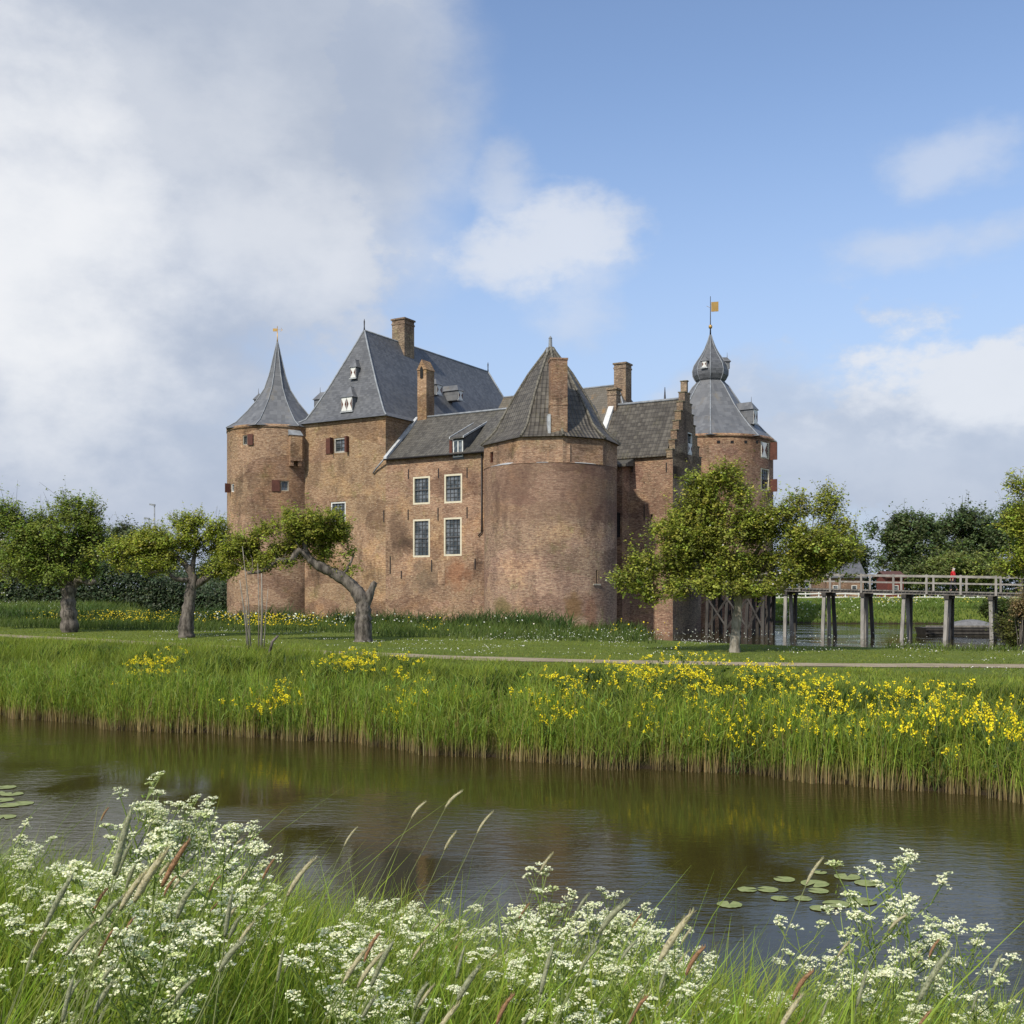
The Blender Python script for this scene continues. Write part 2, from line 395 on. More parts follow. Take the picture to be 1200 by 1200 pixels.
def build_ground():
    av = np.concatenate([[-3000, -1200, -500, -260], np.arange(-170, -60, 2.5), np.arange(-60, 60, .7), np.arange(60, 170, 2.5), [260, 500, 1200, 3000]])
    bv = np.concatenate([[-400, -60, -20], np.arange(-8, 12, .35), np.arange(12, 30, .25), np.arange(30, 125, .7), np.arange(125, 200, 3), [230, 300, 500, 1000, 3500]])
    Agr, Bgr = np.meshgrid(av, bv)
    X = Agr*.894+Bgr*.447; Y = -Agr*.447+Bgr*.894
    Z = gz(X, Y)
    V = np.stack([X, Y, Z], -1).reshape(-1, 3)
    nb, na = Agr.shape; i = np.arange((nb-1)*na).reshape(nb-1, na)[:, :-1].ravel()
    Q = np.stack([i, i+1, i+na+1, i+na], 1)
    o = npmesh('ground', V, Q, np.zeros((len(V), 3)), ground_mat())
    o.data.polygons.foreach_set('use_smooth', [True]*len(Q))
    tag(o, kind='structure')
build_ground()
m = M()
def abxy(a, b, z=0): return (a*.894+b*.447, -a*.447+b*.894, z)
m.face([abxy(-300, 7), abxy(300, 7), abxy(300, 23), abxy(-300, 23)])
tag(m.build('canal_water', water_mat('water_canal', .9, .12)), kind='structure')
m = M(); m.face([(-60, 38, 0), (130, 25, 0), (130, 150, 0), (-60, 150, 0)])
tag(m.build('moat_water', water_mat('water_moat', .8, .25)), kind='structure')
# path
PP = [(-60, 69.5), (-40, 58.5), (-24, 49), (-13.1, 41), (-6.5, 36.3), (-1.8, 33.4), (2.7, 31.6), (8, 30.3), (14.5, 29.7), (26, 29.4), (50, 29)]
def path_pts():
    out = []
    for i in range(len(PP)-1):
        p0 = PP[max(i-1, 0)]; p1 = PP[i]; p2 = PP[i+1]; p3 = PP[min(i+2, len(PP)-1)]
        for k in range(14):
            t = k/14
            out.append(tuple(.5*(2*b_+(c_-a_)*t+(2*a_-5*b_+4*c_-d_)*t*t+(3*b_-a_-3*c_+d_)*t**3) for a_, b_, c_, d_ in zip(p0, p1, p2, p3)))
    return out
pl = path_pts(); m = M(); edge = []
for i, p in enumerate(pl):
    q = pl[min(i+1, len(pl)-1)]; r = pl[max(i-1, 0)]
    t = Vector((q[0]-r[0], q[1]-r[1])).normalized(); n_ = Vector((-t.y, t.x))
    row = []
    for k in range(5):
        w = (k/4-.5)*1.45*(1+.06*math.sin(i*.45+k)+.04*math.sin(i*1.3)); x, y = p[0]+n_.x*w, p[1]+n_.y*w
        row.append((x, y, gz1(x, y)+.014))
    edge.append(row)
for r0, r1 in zip(edge, edge[1:]):
    for k in range(4): m.face([r0[k], r1[k], r1[k+1], r0[k+1]])
tag(m.build('path', path_mat()), kind='structure')
PLN = np.array(pl)
def path_dist(X, Y):
    d = np.full(len(X), 1e9)
    for p in PLN[::2]: d = np.minimum(d, np.hypot(X-p[0], Y-p[1]))
    return d

# ------------------------------------------------------------------ castle
CASTLE = empty('castle', (AX, AY, 0))
tag(CASTLE, 'brown brick moated castle with slate hall roof and round corner towers', 'castle')
def P3(u, v, z): x, y = cxy(u, v); return Vector((x, y, z))
def hit_v(px, py, v0):           # castle wall plane v = v0 -> (u, z)
    k = (px-600)/F
    bx, by = AX+Vc[0]*v0, AY+Vc[1]*v0
    u = (k*by-bx)/(Uc[0]-k*Uc[1]); Y = by+Uc[1]*u
    return u, CZ+(HZ-py)/F*Y
def hit_u(px, py, u0):
    k = (px-600)/F
    bx, by = AX+Uc[0]*u0, AY+Uc[1]*u0
    v = (k*by-bx)/(Vc[0]-k*Vc[1]); Y = by+Vc[1]*v
    return v, CZ+(HZ-py)/F*Y
def fplane_v(v0): return lambda s, z, d: P3(s, v0+d, z)
def fplane_u(u0): return lambda s, z, d: P3(u0-d, s, z)
def fround(c, r):
    return lambda s, z, d: Vector((c[0]+(r-d)*math.sin(s/r), c[1]-(r-d)*math.cos(s/r), z))
def fbox(m, f, sa, sb, za, zb, d0, d1, mi=0):
    c = [f(sa, za, d0), f(sb, za, d0), f(sb, za, d1), f(sa, za, d1), f(sa, zb, d0), f(sb, zb, d0), f(sb, zb, d1), f(sa, zb, d1)]
    m.hexa(c, mi)
def panel(m, f, s0, s1, z0, z1, holes=(), step=None, depth=.3, zstep=None):
    S_ = {s0, s1}; Z_ = {z0, z1}
    for a, b, c, d in holes: S_ |= {a, b}; Z_ |= {c, d}
    if step: S_ |= {s0+(s1-s0)*k/math.ceil((s1-s0)/step) for k in range(1, math.ceil((s1-s0)/step))}
    S_ = sorted(S_); Z_ = sorted(Z_)
    for a, b in zip(S_, S_[1:]):
        for c, d in zip(Z_, Z_[1:]):
            x, y = (a+b)/2, (c+d)/2
            if any(h[0] < x < h[1] and h[2] < y < h[3] for h in holes): continue
            m.face([f(a, c, 0), f(b, c, 0), f(b, d, 0), f(a, d, 0)], uv=[(a, c), (b, c), (b, d), (a, d)])
    for a, b, c, d in holes:
        for (p, q) in (((a, c), (b, c)), ((b, c), (b, d)), ((b, d), (a, d)), ((a, d), (a, c))):
            m.face([f(*p, 0), f(*q, 0), f(*q, depth), f(*p, depth)][::-1], uv=[(p[0], p[1]), (q[0], q[1]), (q[0], q[1]+depth), (p[0], p[1]+depth)][::-1])
def window(f, r, frame=CREAM, fw=.13, cols=4, rows=6, depth=.10, transom=None, sill=None, glass=GLASS, name='window'):
    a, b, c, d = r; m = M(); e = depth
    fbox(m, f, a, b, c, c+fw, e-.09, e+.08); fbox(m, f, a, b, d-fw, d, e-.09, e+.08)
    fbox(m, f, a, a+fw, c+fw, d-fw, e-.09, e+.08); fbox(m, f, b-fw, b, c+fw, d-fw, e-.09, e+.08)
    if transom:
        z = c+(d-c)*transom; fbox(m, f, a+fw, b-fw, z-.05, z+.05, e-.04, e+.07, 1)
    mt = 1
    for k in range(1, cols):
        s = a+fw+(b-a-2*fw)*k/cols; fbox(m, f, s-.018, s+.018, c+fw, d-fw, e+.01, e+.06, mt)
    for k in range(1, rows):
        z = c+fw+(d-c-2*fw)*k/rows; fbox(m, f, a+fw, b-fw, z-.018, z+.018, e+.015, e+.055, mt)
    o = m.build(name, [frame, plain_mun], CASTLE)
    g_ = M(); g_.face([f(a+fw*.5, c+fw*.5, e+.07), f(b-fw*.5, c+fw*.5, e+.07), f(b-fw*.5, d-fw*.5, e+.07), f(a+fw*.5, d-fw*.5, e+.07)])
    g_.build('pane', glass, o)
    return o
plain_mun = plain('lead_came', (.10, .10, .10), .6, .1)
def rect_v(x0, y0, x1, y1, v0):
    ua, zb = hit_v(x0, y0, v0); ub, za = hit_v(x1, y1, v0)
    zc = hit_v((x0+x1)/2, y1, v0)[1]; zd = hit_v((x0+x1)/2, y0, v0)[1]
    return (ua, ub, zc, zd)
def hourglass(m, f, a, b, c, d, d0, mi_w=0, mi_d=1):
    """shutter board painted white with dark side triangles"""
    fbox(m, f, a, b, c, d, d0-.03, d0, mi_w)
    w = b-a; h = d-c; e = d0-.034
    for (s, o_) in ((a+.03*w, a+.36*w), (b-.03*w, b-.36*w)):
        P_ = [f(s, c+.10*h, e), f(o_, c+.5*h, e), f(s, d-.10*h, e)]
        if s > o_: P_ = P_[::-1]
        m.face(P_, mi=mi_d)

# --- hall
HU0, HU1, HL = -9.75, 0.0, 27.8; ZE = 19.0
def tan_rect(x0, y0, x1, y1, v0): return rect_v(x0, y0, x1, y1, v0)
fH = fplane_v(0)
hw1 = rect_v(391.5, 513, 406, 530.5, 0); hw2 = rect_v(387.5, 588, 405, 612, 0)
m = M()
panel(m, fH, HU0, HU1, -.6, ZE, [hw1, hw2])
panel(m, fplane_u(HU1), 0, HL, -.6, ZE)
m.face([P3(HU0, HL, -.6), P3(HU0, 0, -.6), P3(HU0, 0, ZE), P3(HU0, HL, ZE)]); m.face([P3(HU1, HL, -.6), P3(HU0, HL, -.6), P3(HU0, HL, ZE), P3(HU1, HL, ZE)])
fbox(m, fH, HU0-.1, HU1+.07, ZE-.30, ZE-.02, -.06, .05)
fbox(m, fplane_u(0), .06, HL, ZE-.30, ZE-.02, -.067, .05)
m.build('hall_wall', MB['hall'], CASTLE)
o = window(fH, hw1, plain('grey_stone_frame', (.45, .43, .38), .8, .2), .14, 2, 3, .14)
m = M(); a, b, c, d = hw1; w = (b-a)
s_ = M(); fbox(s_, fH, a-.12-w*.55, a-.12, c-.02, d+.05, -.08, -.02); fbox(s_, fH, a-.12, a-.06, c-.02, d+.05, -.5, -.02); s_.build('shutter', DRED, o)
s_ = M(); fbox(s_, fH, b+.08, b+.30, c-.02, d+.05, -.38, -.02); s_.build('shutter', DRED, o)
window(fH, hw2, WHITE, .14, 4, 6, .14)

def ring(u0, u1, v0, v1, z): return [P3(u0, v0, z), P3(u1, v0, z), P3(u1, v1, z), P3(u0, v1, z)]
def loft(m, rings, mi=0):
    for A, B in zip(rings, rings[1:]):
        n = len(A)
        for k in range(n):
            q = [A[k], A[(k+1) % n], B[(k+1) % n], B[k]]
            if (q[2]-q[3]).length < 1e-4: q = q[:3]
            m.face(q, mi=mi)
m = M(); uc = (HU0+HU1)/2; hw = (HU1-HU0)/2
prof = [(1.045, -.30, 18.98), (.93, .22, 19.45), (.81, .60, 20.35), (.56, 1.36, 22.45), (.21, 2.44, 25.75), (0.004, 3.10, 27.75)]
rings = [ring(uc-hw*k-(.35 if i == 0 else 0), uc+hw*k+(.0 if i else .1), (-.35 if i == 0 else iv), HL-(-.35 if i == 0 else iv), z) for i, (k, iv, z) in enumerate(prof)]
loft(m, rings); m.face(rings[0][::-1])
hall_roof = m.build('hall_roof', SLATE, CASTLE)
m = M()
for k in range(4): m.tube([r[k]+Vector((0, 0, .03)) for r in rings], .085, 5)
m.tube([rings[-1][0]+Vector((0, 0, .05)), rings[-1][3]+Vector((0, 0, .05))], .09, 5)
m.build('lead_hip', LEAD, hall_roof)
for v_ in (3.1, HL-3.1):
    m = M(); p = P3(uc, v_, 27.7); m.tube([p, p+Vector((0, 0, .45)), p+Vector((0, 0, .9)), p+Vector((0, 0, 1.15))], [.09, .05, .07, .01], 6)
    m.build('finial', IRON, hall_roof)
# hall ridge chimney
def chimney(u0, u1, v0, v1, z0, z1, mat, gabled=False):
    m = M(); m.box(P3(u0, v0, z0), P3(u1, v0, z0)-P3(u0, v0, z0), P3(u0, v1, z0)-P3(u0, v0, z0), (0, 0, z1-z0))
    e = .1
    if not gabled:
        for zz, ee in ((z1-.45, .05), (z1, .1)):
            m.box(P3(u0-ee, v0-ee, zz), P3(u1+ee, v0, 0)-P3(u0-ee, v0, 0), P3(u0, v1+ee, 0)-P3(u0, v0-ee, 0), (0, 0, .16))
    else:
        vm = (v0+v1)/2; um = (u0+u1)/2
        # saddle roof with ridge along v
        A = [P3(u0-.06, v0-.06, z1), P3(u1+.06, v0-.06, z1), P3(um, v0-.06, z1+.95)]; B = [P3(u0-.06, v1+.06, z1), P3(u1+.06, v1+.06, z1), P3(um, v1+.06, z1+.95)]
        m.face(A); m.face(B[::-1])
        m.face([A[1], B[1], B[2], A[2]]); m.face([B[0], A[0], A[2], B[2]])
    o = m.build('chimney', mat, CASTLE)
    if gabled:
        q = M(); um = (u0+u1)/2; f = fplane_v(v0-.07)
        q.face([f(um-.16, z1-.75, 0), f(um+.16, z1-.75, 0), f(um+.16, z1+.1, 0), f(um, z1+.35, 0), f(um-.16, z1+.1, 0)]); q.build('smoke_opening', DARK, o)
    else:
        q = M(); q.box(P3(u0+.2, v0+.2, z1+.161), P3(u1-.2, v0, 0)-P3(u0+.2, v0, 0), P3(u0, v1-.2, 0)-P3(u0, v0+.2, 0), (0, 0, .02)); q.build('flue_top', DARK, o)
    return o
chimney(uc-.75, uc+.75, 8.3, 9.9, 25.5, 29.9, MB['grey'])
chimney(.35, 1.35, 4.25, 5.5, 17.5, 23.7, MB['hall'], True)

# dormer in castle coordinates: fu = facing 'v' (front, -v) or 'u' (right, +u)
def dormer(f, s, z, w, h, dep, rh=.8, nsh=1, finial=False, shut=True):
    """f(s,z,d): front plane mapping; body goes back by dep"""
    m = M(); a, b = s-w/2, s+w/2
    fbox(m, f, a, b, z, z+h, 0, dep)
    e = .12; zt = z+h; zr = zt+rh
    A = f(a-e, zt-.04, -e); B = f(b+e, zt-.04, -e); Cc = f(b+e, zt-.04, dep+.6); D = f(a-e, zt-.04, dep+.6); T1 = f(s, zr, w*.4); T2 = f(s, zr, dep+.6)
    m.face([A, B, T1]); m.face([B, Cc, T2, T1]); m.face([D, A, T1, T2]); m.face([A, D, Cc, B])
    if finial: m.tube([T1, T1+Vector((0, 0, .5))], [.04, .015], 4)
    o = m.build('dormer', SLATE2, CASTLE)
    if shut:
        for k in range(nsh):
            q = M(); ww = (w-.10)/nsh; aa = a+.05+ww*k
            hourglass(q, f, aa+.02, aa+ww-.02, z+.08, z+h-.05, -.01); q.build('shutter', [WHITE, DRED], o)
        q = M(); fbox(q, f, a-.05, b+.05, z-.05, z+.04, -.1, .0); q.build('sill', LEADW, o)
    return o
# on the hall's west slope (front plane at v = const)
u_, z_ = hit_v(406.5, 482.5, .3); dormer(fplane_v(.30), u_, z_, 1.35, 1.35, 2.2, 1.05, 2, True)
u_, z_ = hit_v(414, 443.5, 1.35); dormer(fplane_v(1.35), u_, z_, .72, 1.05, 2.0, .75, 1, True)
# on the hall's right slope
for px, py, uu in ((514.5, 463, -1.5), (539.5, 469.5, -1.4)):
    v_, z_ = hit_u(px, py, uu+.5); dormer(fplane_u(uu+.5), v_, z_, .95, 1.0, 1.6, .6, 1, False)
# left slope, seen in outline
p = P3(HU0+.9, 5.5, 20.3)
dormer(lambda s, z, d: P3(HU0+.35+d, 1.75-s, z), 0, 20.2, .9, 1.3, 1.6, .7, 1, True, False)

# --- annex
AN1 = 11.6
wins = [rect_v(484, 558.5, 503.8, 591, 0), rect_v(520.7, 555.5, 541.5, 589.5, 0), rect_v(484, 608.5, 503.8, 653, 0), rect_v(520.2, 606.5, 541, 651.5, 0)]
m = M(); fA = fplane_v(0.0)
panel(m, fA, 0, AN1, -.6, 15.35, wins)
m.build('annex_wall', MB['annex'], CASTLE)
for w_ in wins:
    tall = w_[3]-w_[2] > 3
    window(fA, w_, CREAM, .15, 4, 8 if tall else 6, .09, .52 if not tall else .5)
m = M()
ev = (-.3, 15.15); rg = (4.45, 19.35)
def mono(m, u0, u1, v0, z0, v1, z1, flare=.15, th=.12):
    n = 4; pts = []
    for k in range(n+1):
        t = k/n; pts.append((v0+(v1-v0)*t, z0+(z1-z0)*t-flare*math.sin(math.pi*t)))
    for (va, za), (vb, zb) in zip(pts, pts[1:]): m.face([P3(u0, va, za), P3(u1, va, za), P3(u1, vb, zb), P3(u0, vb, zb)])
    m.face([P3(u0, v0, z0-th), P3(u1, v0, z0-th), P3(u1, v0, z0), P3(u0, v0, z0)])
    for u in (u0, u1):
        for (va, za), (vb, zb) in zip(pts, pts[1:]): m.face([P3(u, va, za-th), P3(u, vb, zb-th), P3(u, vb, zb), P3(u, va, za)])
    return pts
mono(m, .06, 17, *ev, *rg)
mono(m, .06, 17, 9.2, 15.15, *rg)
an_roof = m.build('annex_roof', PANT, CASTLE)
m = M(); m.tube([P3(.05, 4.45, 19.42), P3(16.5, 4.45, 19.42)], .10, 6); m.build('ridge_tiles', LEAD, an_roof)
m = M(); m.hexa([P3(.04, -.36, 15.1), P3(.36, -.36, 15.1), P3(.36, 4.4, 19.15), P3(.04, 4.4, 19.15), P3(.04, -.36, 15.34), P3(.36, -.36, 15.34), P3(.36, 4.4, 19.5), P3(.04, 4.4, 19.5)]); m.build('lead_verge', LEADW, an_roof)
m = M(); gt = M(); gt.tube([P3(.1, -.42, 15.1), P3(11.3, -.42, 15.1)], .06, 6); gt.build('gutter', IRON, an_roof); m.tube([P3(.1, -.42, 15.1), P3(-.9, -.2, 14.4), P3(-1.3, -.12, 14.0)], .07, 6); m.build('rain_spout', LEAD, an_roof)
m = M()   # back and side closing walls of the annex
m.face([P3(17, 9, -.5), P3(0, 9, -.5), P3(0, 9, 15.2), P3(17, 9, 15.2)]); m.build('courtyard_wall', MB['annex'], CASTLE)
# catslide dormer in the annex roof
a, b, c, d = rect_v(531.5, 516, 543, 534.5, -.05)
m = M(); fD = fplane_v(-.05)
zt = d+.12
pts = [(-.05, c-.25), (-.05, zt), (3.6, zt+1.75), (3.6, zt+1.2)]
for u in (a-.05, b+.05): m.face([P3(u, v, z) for v, z in pts], mi=0)
m.face([P3(a-.05, -.04, c-.25), P3(b+.05, -.04, c-.25), P3(b+.05, -.04, zt), P3(a-.05, -.04, zt)])
m.hexa([P3(a-.22, -.35, zt), P3(b+.22, -.35, zt), P3(b+.22, 3.8, zt+1.92), P3(a-.22, 3.8, zt+1.92), P3(a-.22, -.35, zt+.1), P3(b+.22, -.35, zt+.1), P3(b+.22, 3.8, zt+2.02), P3(a-.22, 3.8, zt+2.02)], mi=1)
for u in (a-.24, b+.16): m.hexa([P3(u, -.37, zt+.02), P3(u+.08, -.37, zt+.02), P3(u+.08, 3.9, zt+1.98), P3(u, 3.9, zt+1.98), P3(u, -.37, zt+.18), P3(u+.08, -.37, zt+.18), P3(u+.08, 3.9, zt+2.14), P3(u, 3.9, zt+2.14)], mi=2)
dm = m.build('dormer', [SLATE, PANT, LEADW], CASTLE)
q = M()
fbox(q, fD, a, b, c-.1, c, -.12, -.02); fbox(q, fD, a, b, d-.08, d, -.08, -.02)
for s in (a, (a+b)/2-.04, b-.09): fbox(q, fD, s, s+.09, c, d-.08, -.08, -.02)
q.build('window_frame', WHITE, dm)
q = M(); fbox(q, fD, a+.09, b-.09, c, d-.08, -.04, -.012); q.build('pane', GLASS, dm)
q = M(); fbox(q, fD, a-.36, a-.08, c, d+.05, -.12, -.06); q.build('shutter', DRED, dm)
# wall anchors
anch = [(479, 550, 561), (514, 549, 560), (547.5, 548, 560), (565, 545, 562), (450, 598, 612), (478.5, 597, 609), (513.5, 595, 610), (547.5, 594, 607), (457.5, 652, 672), (470.5, 669, 678), (506, 656, 670), (557, 655, 667), (442, 716, 728)]
for x, y0, y1 in anch:
    q = M(); u, z1_ = hit_v(x, y0, 0); _, z0_ = hit_v(x, y1, 0); fbox(q, fA, u-.045, u+.045, z0_, z1_, -.05, .02); q.build('wall_anchor', IRON, CASTLE)
q = M(); u, z1_ = hit_v(517.5, 658.5, 0); fbox(q, fA, u-.35, u+.35, z1_-1.9, z1_, -.04, .02); q.build('blocked_niche', MB['hall'], CASTLE)
for x in (565.3,):
    q = M(); u, z1_ = hit_v(x, 527, 0); q.tube([P3(u, -.12, 15), P3(u, -.12, 9), P3(u, -.12, 8.5)], .06, 6); q.tube([P3(u, -.12, 8.5), P3(u-.35, -.12, 8.2)], .05, 6); q.build('downpipe', IRON, CASTLE)

# --- left round tower
LT = cxy(-13.87, 1.16); LR = 4.65
fL = fround(LT, LR)
def ang_at(c, r, px):            # arc position of the front surface seen at photo column px
    k = (px-600)/F; best = None
    for i in range(-900, 901):
        t = i/900*math.pi/2*1.15
        x, y = c[0]+r*math.sin(t), c[1]-r*math.cos(t)
        e = abs(x/y-k)
        nx = math.sin(t)*(-x)+(-math.cos(t))*(-y)
        if nx > -1 and (best is None or e < best[0]): best = (e, t, y)
    return best[1], best[2]
def rect_round(c, r, x0, y0, x1, y1):
    t0, Y0 = ang_at(c, r, x0); t1, Y1 = ang_at(c, r, x1); Y = (Y0+Y1)/2
    return (t0*r, t1*r, CZ+(HZ-y1)/F*Y, CZ+(HZ-y0)/F*Y)
lw1 = rect_round(LT, LR, 284.5, 510, 290, 521.5); lw2 = rect_round(LT, LR, 329, 563.5, 338.5, 575.5)
lw3 = rect_round(LT, LR, 270.8, 567, 274.2, 576.5)
m = M(); ZL = 18.85
panel(m, fL, -math.pi*LR, math.pi*LR, -.6, ZL, [lw1, lw2, lw3], step=.32)
for e, z0, z1 in ((.05, ZL-.35, ZL-.01),):
    m.lathe(LT, [(LR-.05, z0), (LR+e, z0), (LR+e, z1), (LR-.05, z1)], 72)
m.build('left_tower_wall', MB['left'], CASTLE)
for w_, side in ((lw1, 1), (lw2, -1), (lw3, 0)):
    o = window(fL, w_, SAND if side else WHITE, .08, 2, 2, .14, glass=GLASS)
    s_ = M()
    if side == 1: fbox(s_, fL, w_[1]+.08, w_[1]+.62, w_[2]-.05, w_[3]+.05, -.14, -.07)
    if side == -1: fbox(s_, fL, w_[0]-.80, w_[0]-.1, w_[2]-.05, w_[3]+.05, -.10, -.04)
    if side == 0: fbox(s_, fL, w_[0]-.12, w_[0]-.05, w_[2]-.05, w_[3]+.05, -.55, -.05)
    s_.build('shutter', DRED, o)
# garderobe box
q = M(); r_ = rect_round(LT, LR, 338.5, 511, 350.5, 541)
fbox(q, fL, r_[0], r_[1], r_[2], r_[3], -.65, .1)
fbox(q, fL, r_[0], r_[0]+.28, r_[2]-.45, r_[2], -.55, .1); fbox(q, fL, r_[1]-.28, r_[1], r_[2]-.45, r_[2], -.55, .1)
gb = q.build('garderobe', MB['left'], CASTLE)
q = M(); A = [fL(r_[0]-.08, r_[3], -.72), fL(r_[1]+.08, r_[3], -.72), fL(r_[1]+.08, r_[3], .1), fL(r_[0]-.08, r_[3], .1)]
B = [fL(r_[0]-.08, r_[3]+.55, -.05), fL(r_[1]+.08, r_[3]+.55, -.05), fL(r_[1]+.08, r_[3]+.55, .1), fL(r_[0]-.08, r_[3]+.55, .1)]
q.hexa(A+B); q.build('lead_cap', LEAD, gb)
def spire(c, prof, n, a0, mat, name, hips=.06, lead=LEAD):
    m = M()
    for (r0, z0), (r1, z1) in zip(prof, prof[1:]):
        for k in range(n):
            A, B = a0+2*math.pi*k/n, a0+2*math.pi*(k+1)/n
            q = [(c[0]+r0*math.sin(A), c[1]-r0*math.cos(A), z0), (c[0]+r0*math.sin(B), c[1]-r0*math.cos(B), z0), (c[0]+r1*math.sin(B), c[1]-r1*math.cos(B), z1), (c[0]+r1*math.sin(A), c[1]-r1*math.cos(A), z1)]
            m.face(q)
    r0, z0 = prof[0]
    m.face([(c[0]+r0*math.sin(a0+2*math.pi*k/n), c[1]-r0*math.cos(a0+2*math.pi*k/n), z0) for k in range(n)][::-1])
    o = m.build(name, mat, CASTLE)
    m = M()
    for k in range(n):
        A = a0+2*math.pi*k/n
        m.tube([(c[0]+(r+.01)*math.sin(A), c[1]-(r+.01)*math.cos(A), z+.02) for r, z in prof], [hips]*(len(prof)-1)+[.02], 5)
    m.build('lead_hip', lead, o)
    return o
k = 100/F
def prof_px(off_y, Y): return [(o/F*Y, CZ+(HZ-y)/F*Y) for o, y in off_y]
tc = math.atan2(-LT[0], LT[1])
o = spire(LT, [(5.02, 18.72), (4.95, 18.80), (4.05, 19.35), (3.05, 20.4), (2.12, 21.5), (1.30, 22.75), (.82, 24.1), (.48, 25.5), (.22, 26.6), (.06, 27.4)], 8, tc+R(22.5), SLATE2, 'left_tower_roof', .05)
q = M(); q.tube([(LT[0], LT[1], 27.2), (LT[0], LT[1], 27.7), (LT[0], LT[1], 28.9)], [.10, .05, .03], 6)
q.box((LT[0]-.42, LT[1]-.02, 28.4), (.42, 0, 0), (0, .04, 0), (0, 0, .28)); q.tube([(LT[0], LT[1], 28.55), (LT[0]+.5, LT[1], 28.55)], [.02, .02], 4); q.tube([(LT[0]+.3, LT[1], 28.4), (LT[0]+.5, LT[1], 28.55), (LT[0]+.34, LT[1], 28.75)], .02, 4)
q.build('weather_vane', GOLD, o)
fl2 = lambda s, z, d: Vector((LT[0]-2.05+d, LT[1]-.3-s, z))
q = dormer(fl2, 0, 20.5, .8, 1.3, 1.4, .6, 1, True, False)

# --- front tower
FT = cxy(16.46, .04); FR = 5.28
fF = fround(FT, FR)
ZR = 13.25
fw_slit = rect_round(FT, FR, 698.5, 668, 700.2, 684)
m = M(); panel(m, fF, -math.pi*FR, math.pi*FR, -.6, ZR, [fw_slit], step=.33)
m.build('front_tower_wall', MB['tower'], CASTLE)
tcf = math.atan2(-FT[0], FT[1])
angs = [tcf+R(x) for x in (-89, -23.5, 10, 49, 89, 135, 180, -135)]; NA = len(angs)
def fring(k, z): return [Vector((FT[0]+FR*k*math.sin(t), FT[1]-FR*k*math.cos(t), z)) for t in angs]
m = M(); ra, rb = fring(1.005, ZR-.02), fring(1.005, 15.32)
ft_win = rect_v(574.5, 528.5, 580, 541, -3)
def face_map(i):
    p, q = ra[i], ra[(i+1) % NA]; e = (q-p); L = e.length; e.normalize(); n_ = Vector((e.y, -e.x, 0))
    return (lambda s, z, d: Vector((p.x+e.x*s-n_.x*d, p.y+e.y*s-n_.y*d, z))), L
for i in range(NA):
    f, L = face_map(i); panel(m, f, 0, L, ZR-.02, 15.32, [(.95, 1.45, 13.75, 14.6)] if i == 0 else [])
m.build('front_tower_upper_wall', MB['annex'], CASTLE)
f0, L0 = face_map(0)
window(f0, (.95, 1.45, 13.75, 14.6), DRED, .07, 2, 2, .16, glass=DARK)
m = M()
for i in range(NA):
    f, L = face_map(i); n = 14
    for k in range(n):
        s0, s1 = L*k/n, L*(k+1)/n
        def outer(s):
            p_ = f(s, 0, 0); dx, dy = p_.x-FT[0], p_.y-FT[1]; l = math.hypot(dx, dy); return Vector((FT[0]+dx/l*(FR+.04), FT[1]+dy/l*(FR+.04), ZR))
        def inner(s):
            p_ = f(s, 0, 0); dx, dy = p_.x-FT[0], p_.y-FT[1]; l = math.hypot(dx, dy); h = (FR-l)*.34; return Vector((p_.x, p_.y, ZR+max(.01, h)))
        pm = f((s0+s1)/2, 0, 0); gap = FR-math.hypot(pm.x-FT[0], pm.y-FT[1])
        m.face([outer(s0), outer(s1), inner(s1), inner(s0)], mi=0 if (i == 0 and .15 < k/n < .75) or (i == 1 and .35 < k/n < .62) or (i == 2 and .28 < k/n < .72) or (i == 3 and k/n > .2) else 1)
m.build('weathered_ledge', [LEADW, MB['annex']], CASTLE)
m = M(); sil = [(1.055, 15.22), (.92, 15.85), (.82, 16.45), (.585, 18.75), (.33, 20.9), (.08, 22.65), (.04, 23.0)]
fr = [fring(k_, z_) for k_, z_ in sil]
loft(m, fr); m.face(fr[0][::-1])
froof = m.build('front_tower_roof', PANT2, CASTLE)
m = M()
for k_ in range(NA): m.tube([r_[k_]+Vector((0, 0, .04)) for r_ in fr], .11, 5)
m.build('hip_tiles', plain('lichen_tile', (.20, .185, .15), .8, .4, 6), froof)
m = M(); m.lathe(FT, [(.42, 22.5), (.36, 22.9), (.16, 23.1), (.13, 23.75), (.16, 23.8), (.05, 23.95), (0.001, 24.0)], 8, sm=False); m.build('finial', LEAD, froof)
# chimney stack up its face
t = tcf+R(6.5); dx, dy = math.sin(t), -math.cos(t); ex, ey = math.cos(t), math.sin(t)
def chb(m, s0, s1, r0, r1, z0, z1):
    o_ = Vector((FT[0]+dx*r0+ex*s0, FT[1]+dy*r0+ey*s0, z0)); m.box(o_, (ex*(s1-s0), ey*(s1-s0), 0), (dx*(r1-r0), dy*(r1-r0), 0), (0, 0, z1-z0))
m = M(); chb(m, -.55, .72, 3.7, 5.02, 13.2, 21.0); chb(m, -.6, .77, 3.65, 5.07, 21.0, 21.14); chb(m, -.58, .75, 3.7, 5.06, 17.6, 17.72)
m.box(Vector((FT[0]+dx*4.6+ex*-.7, FT[1]+dy*4.6+ey*-.7, 13.3)), (ex*1.6, ey*1.6, 0), (dx*.56, dy*.56, 0), (0, 0, 1.4))
chm = m.build('chimney', MB['annex'], CASTLE)
m = M(); chb(m, -.35, .5, 3.9, 4.8, 21.141, 21.16); m.build('flue_top', DARK, chm)
m = M(); chb(m, -.75, -.56, 4.2, 5.1, 15.45, 16.9); m.build('lead_flashing', LEADW, chm)
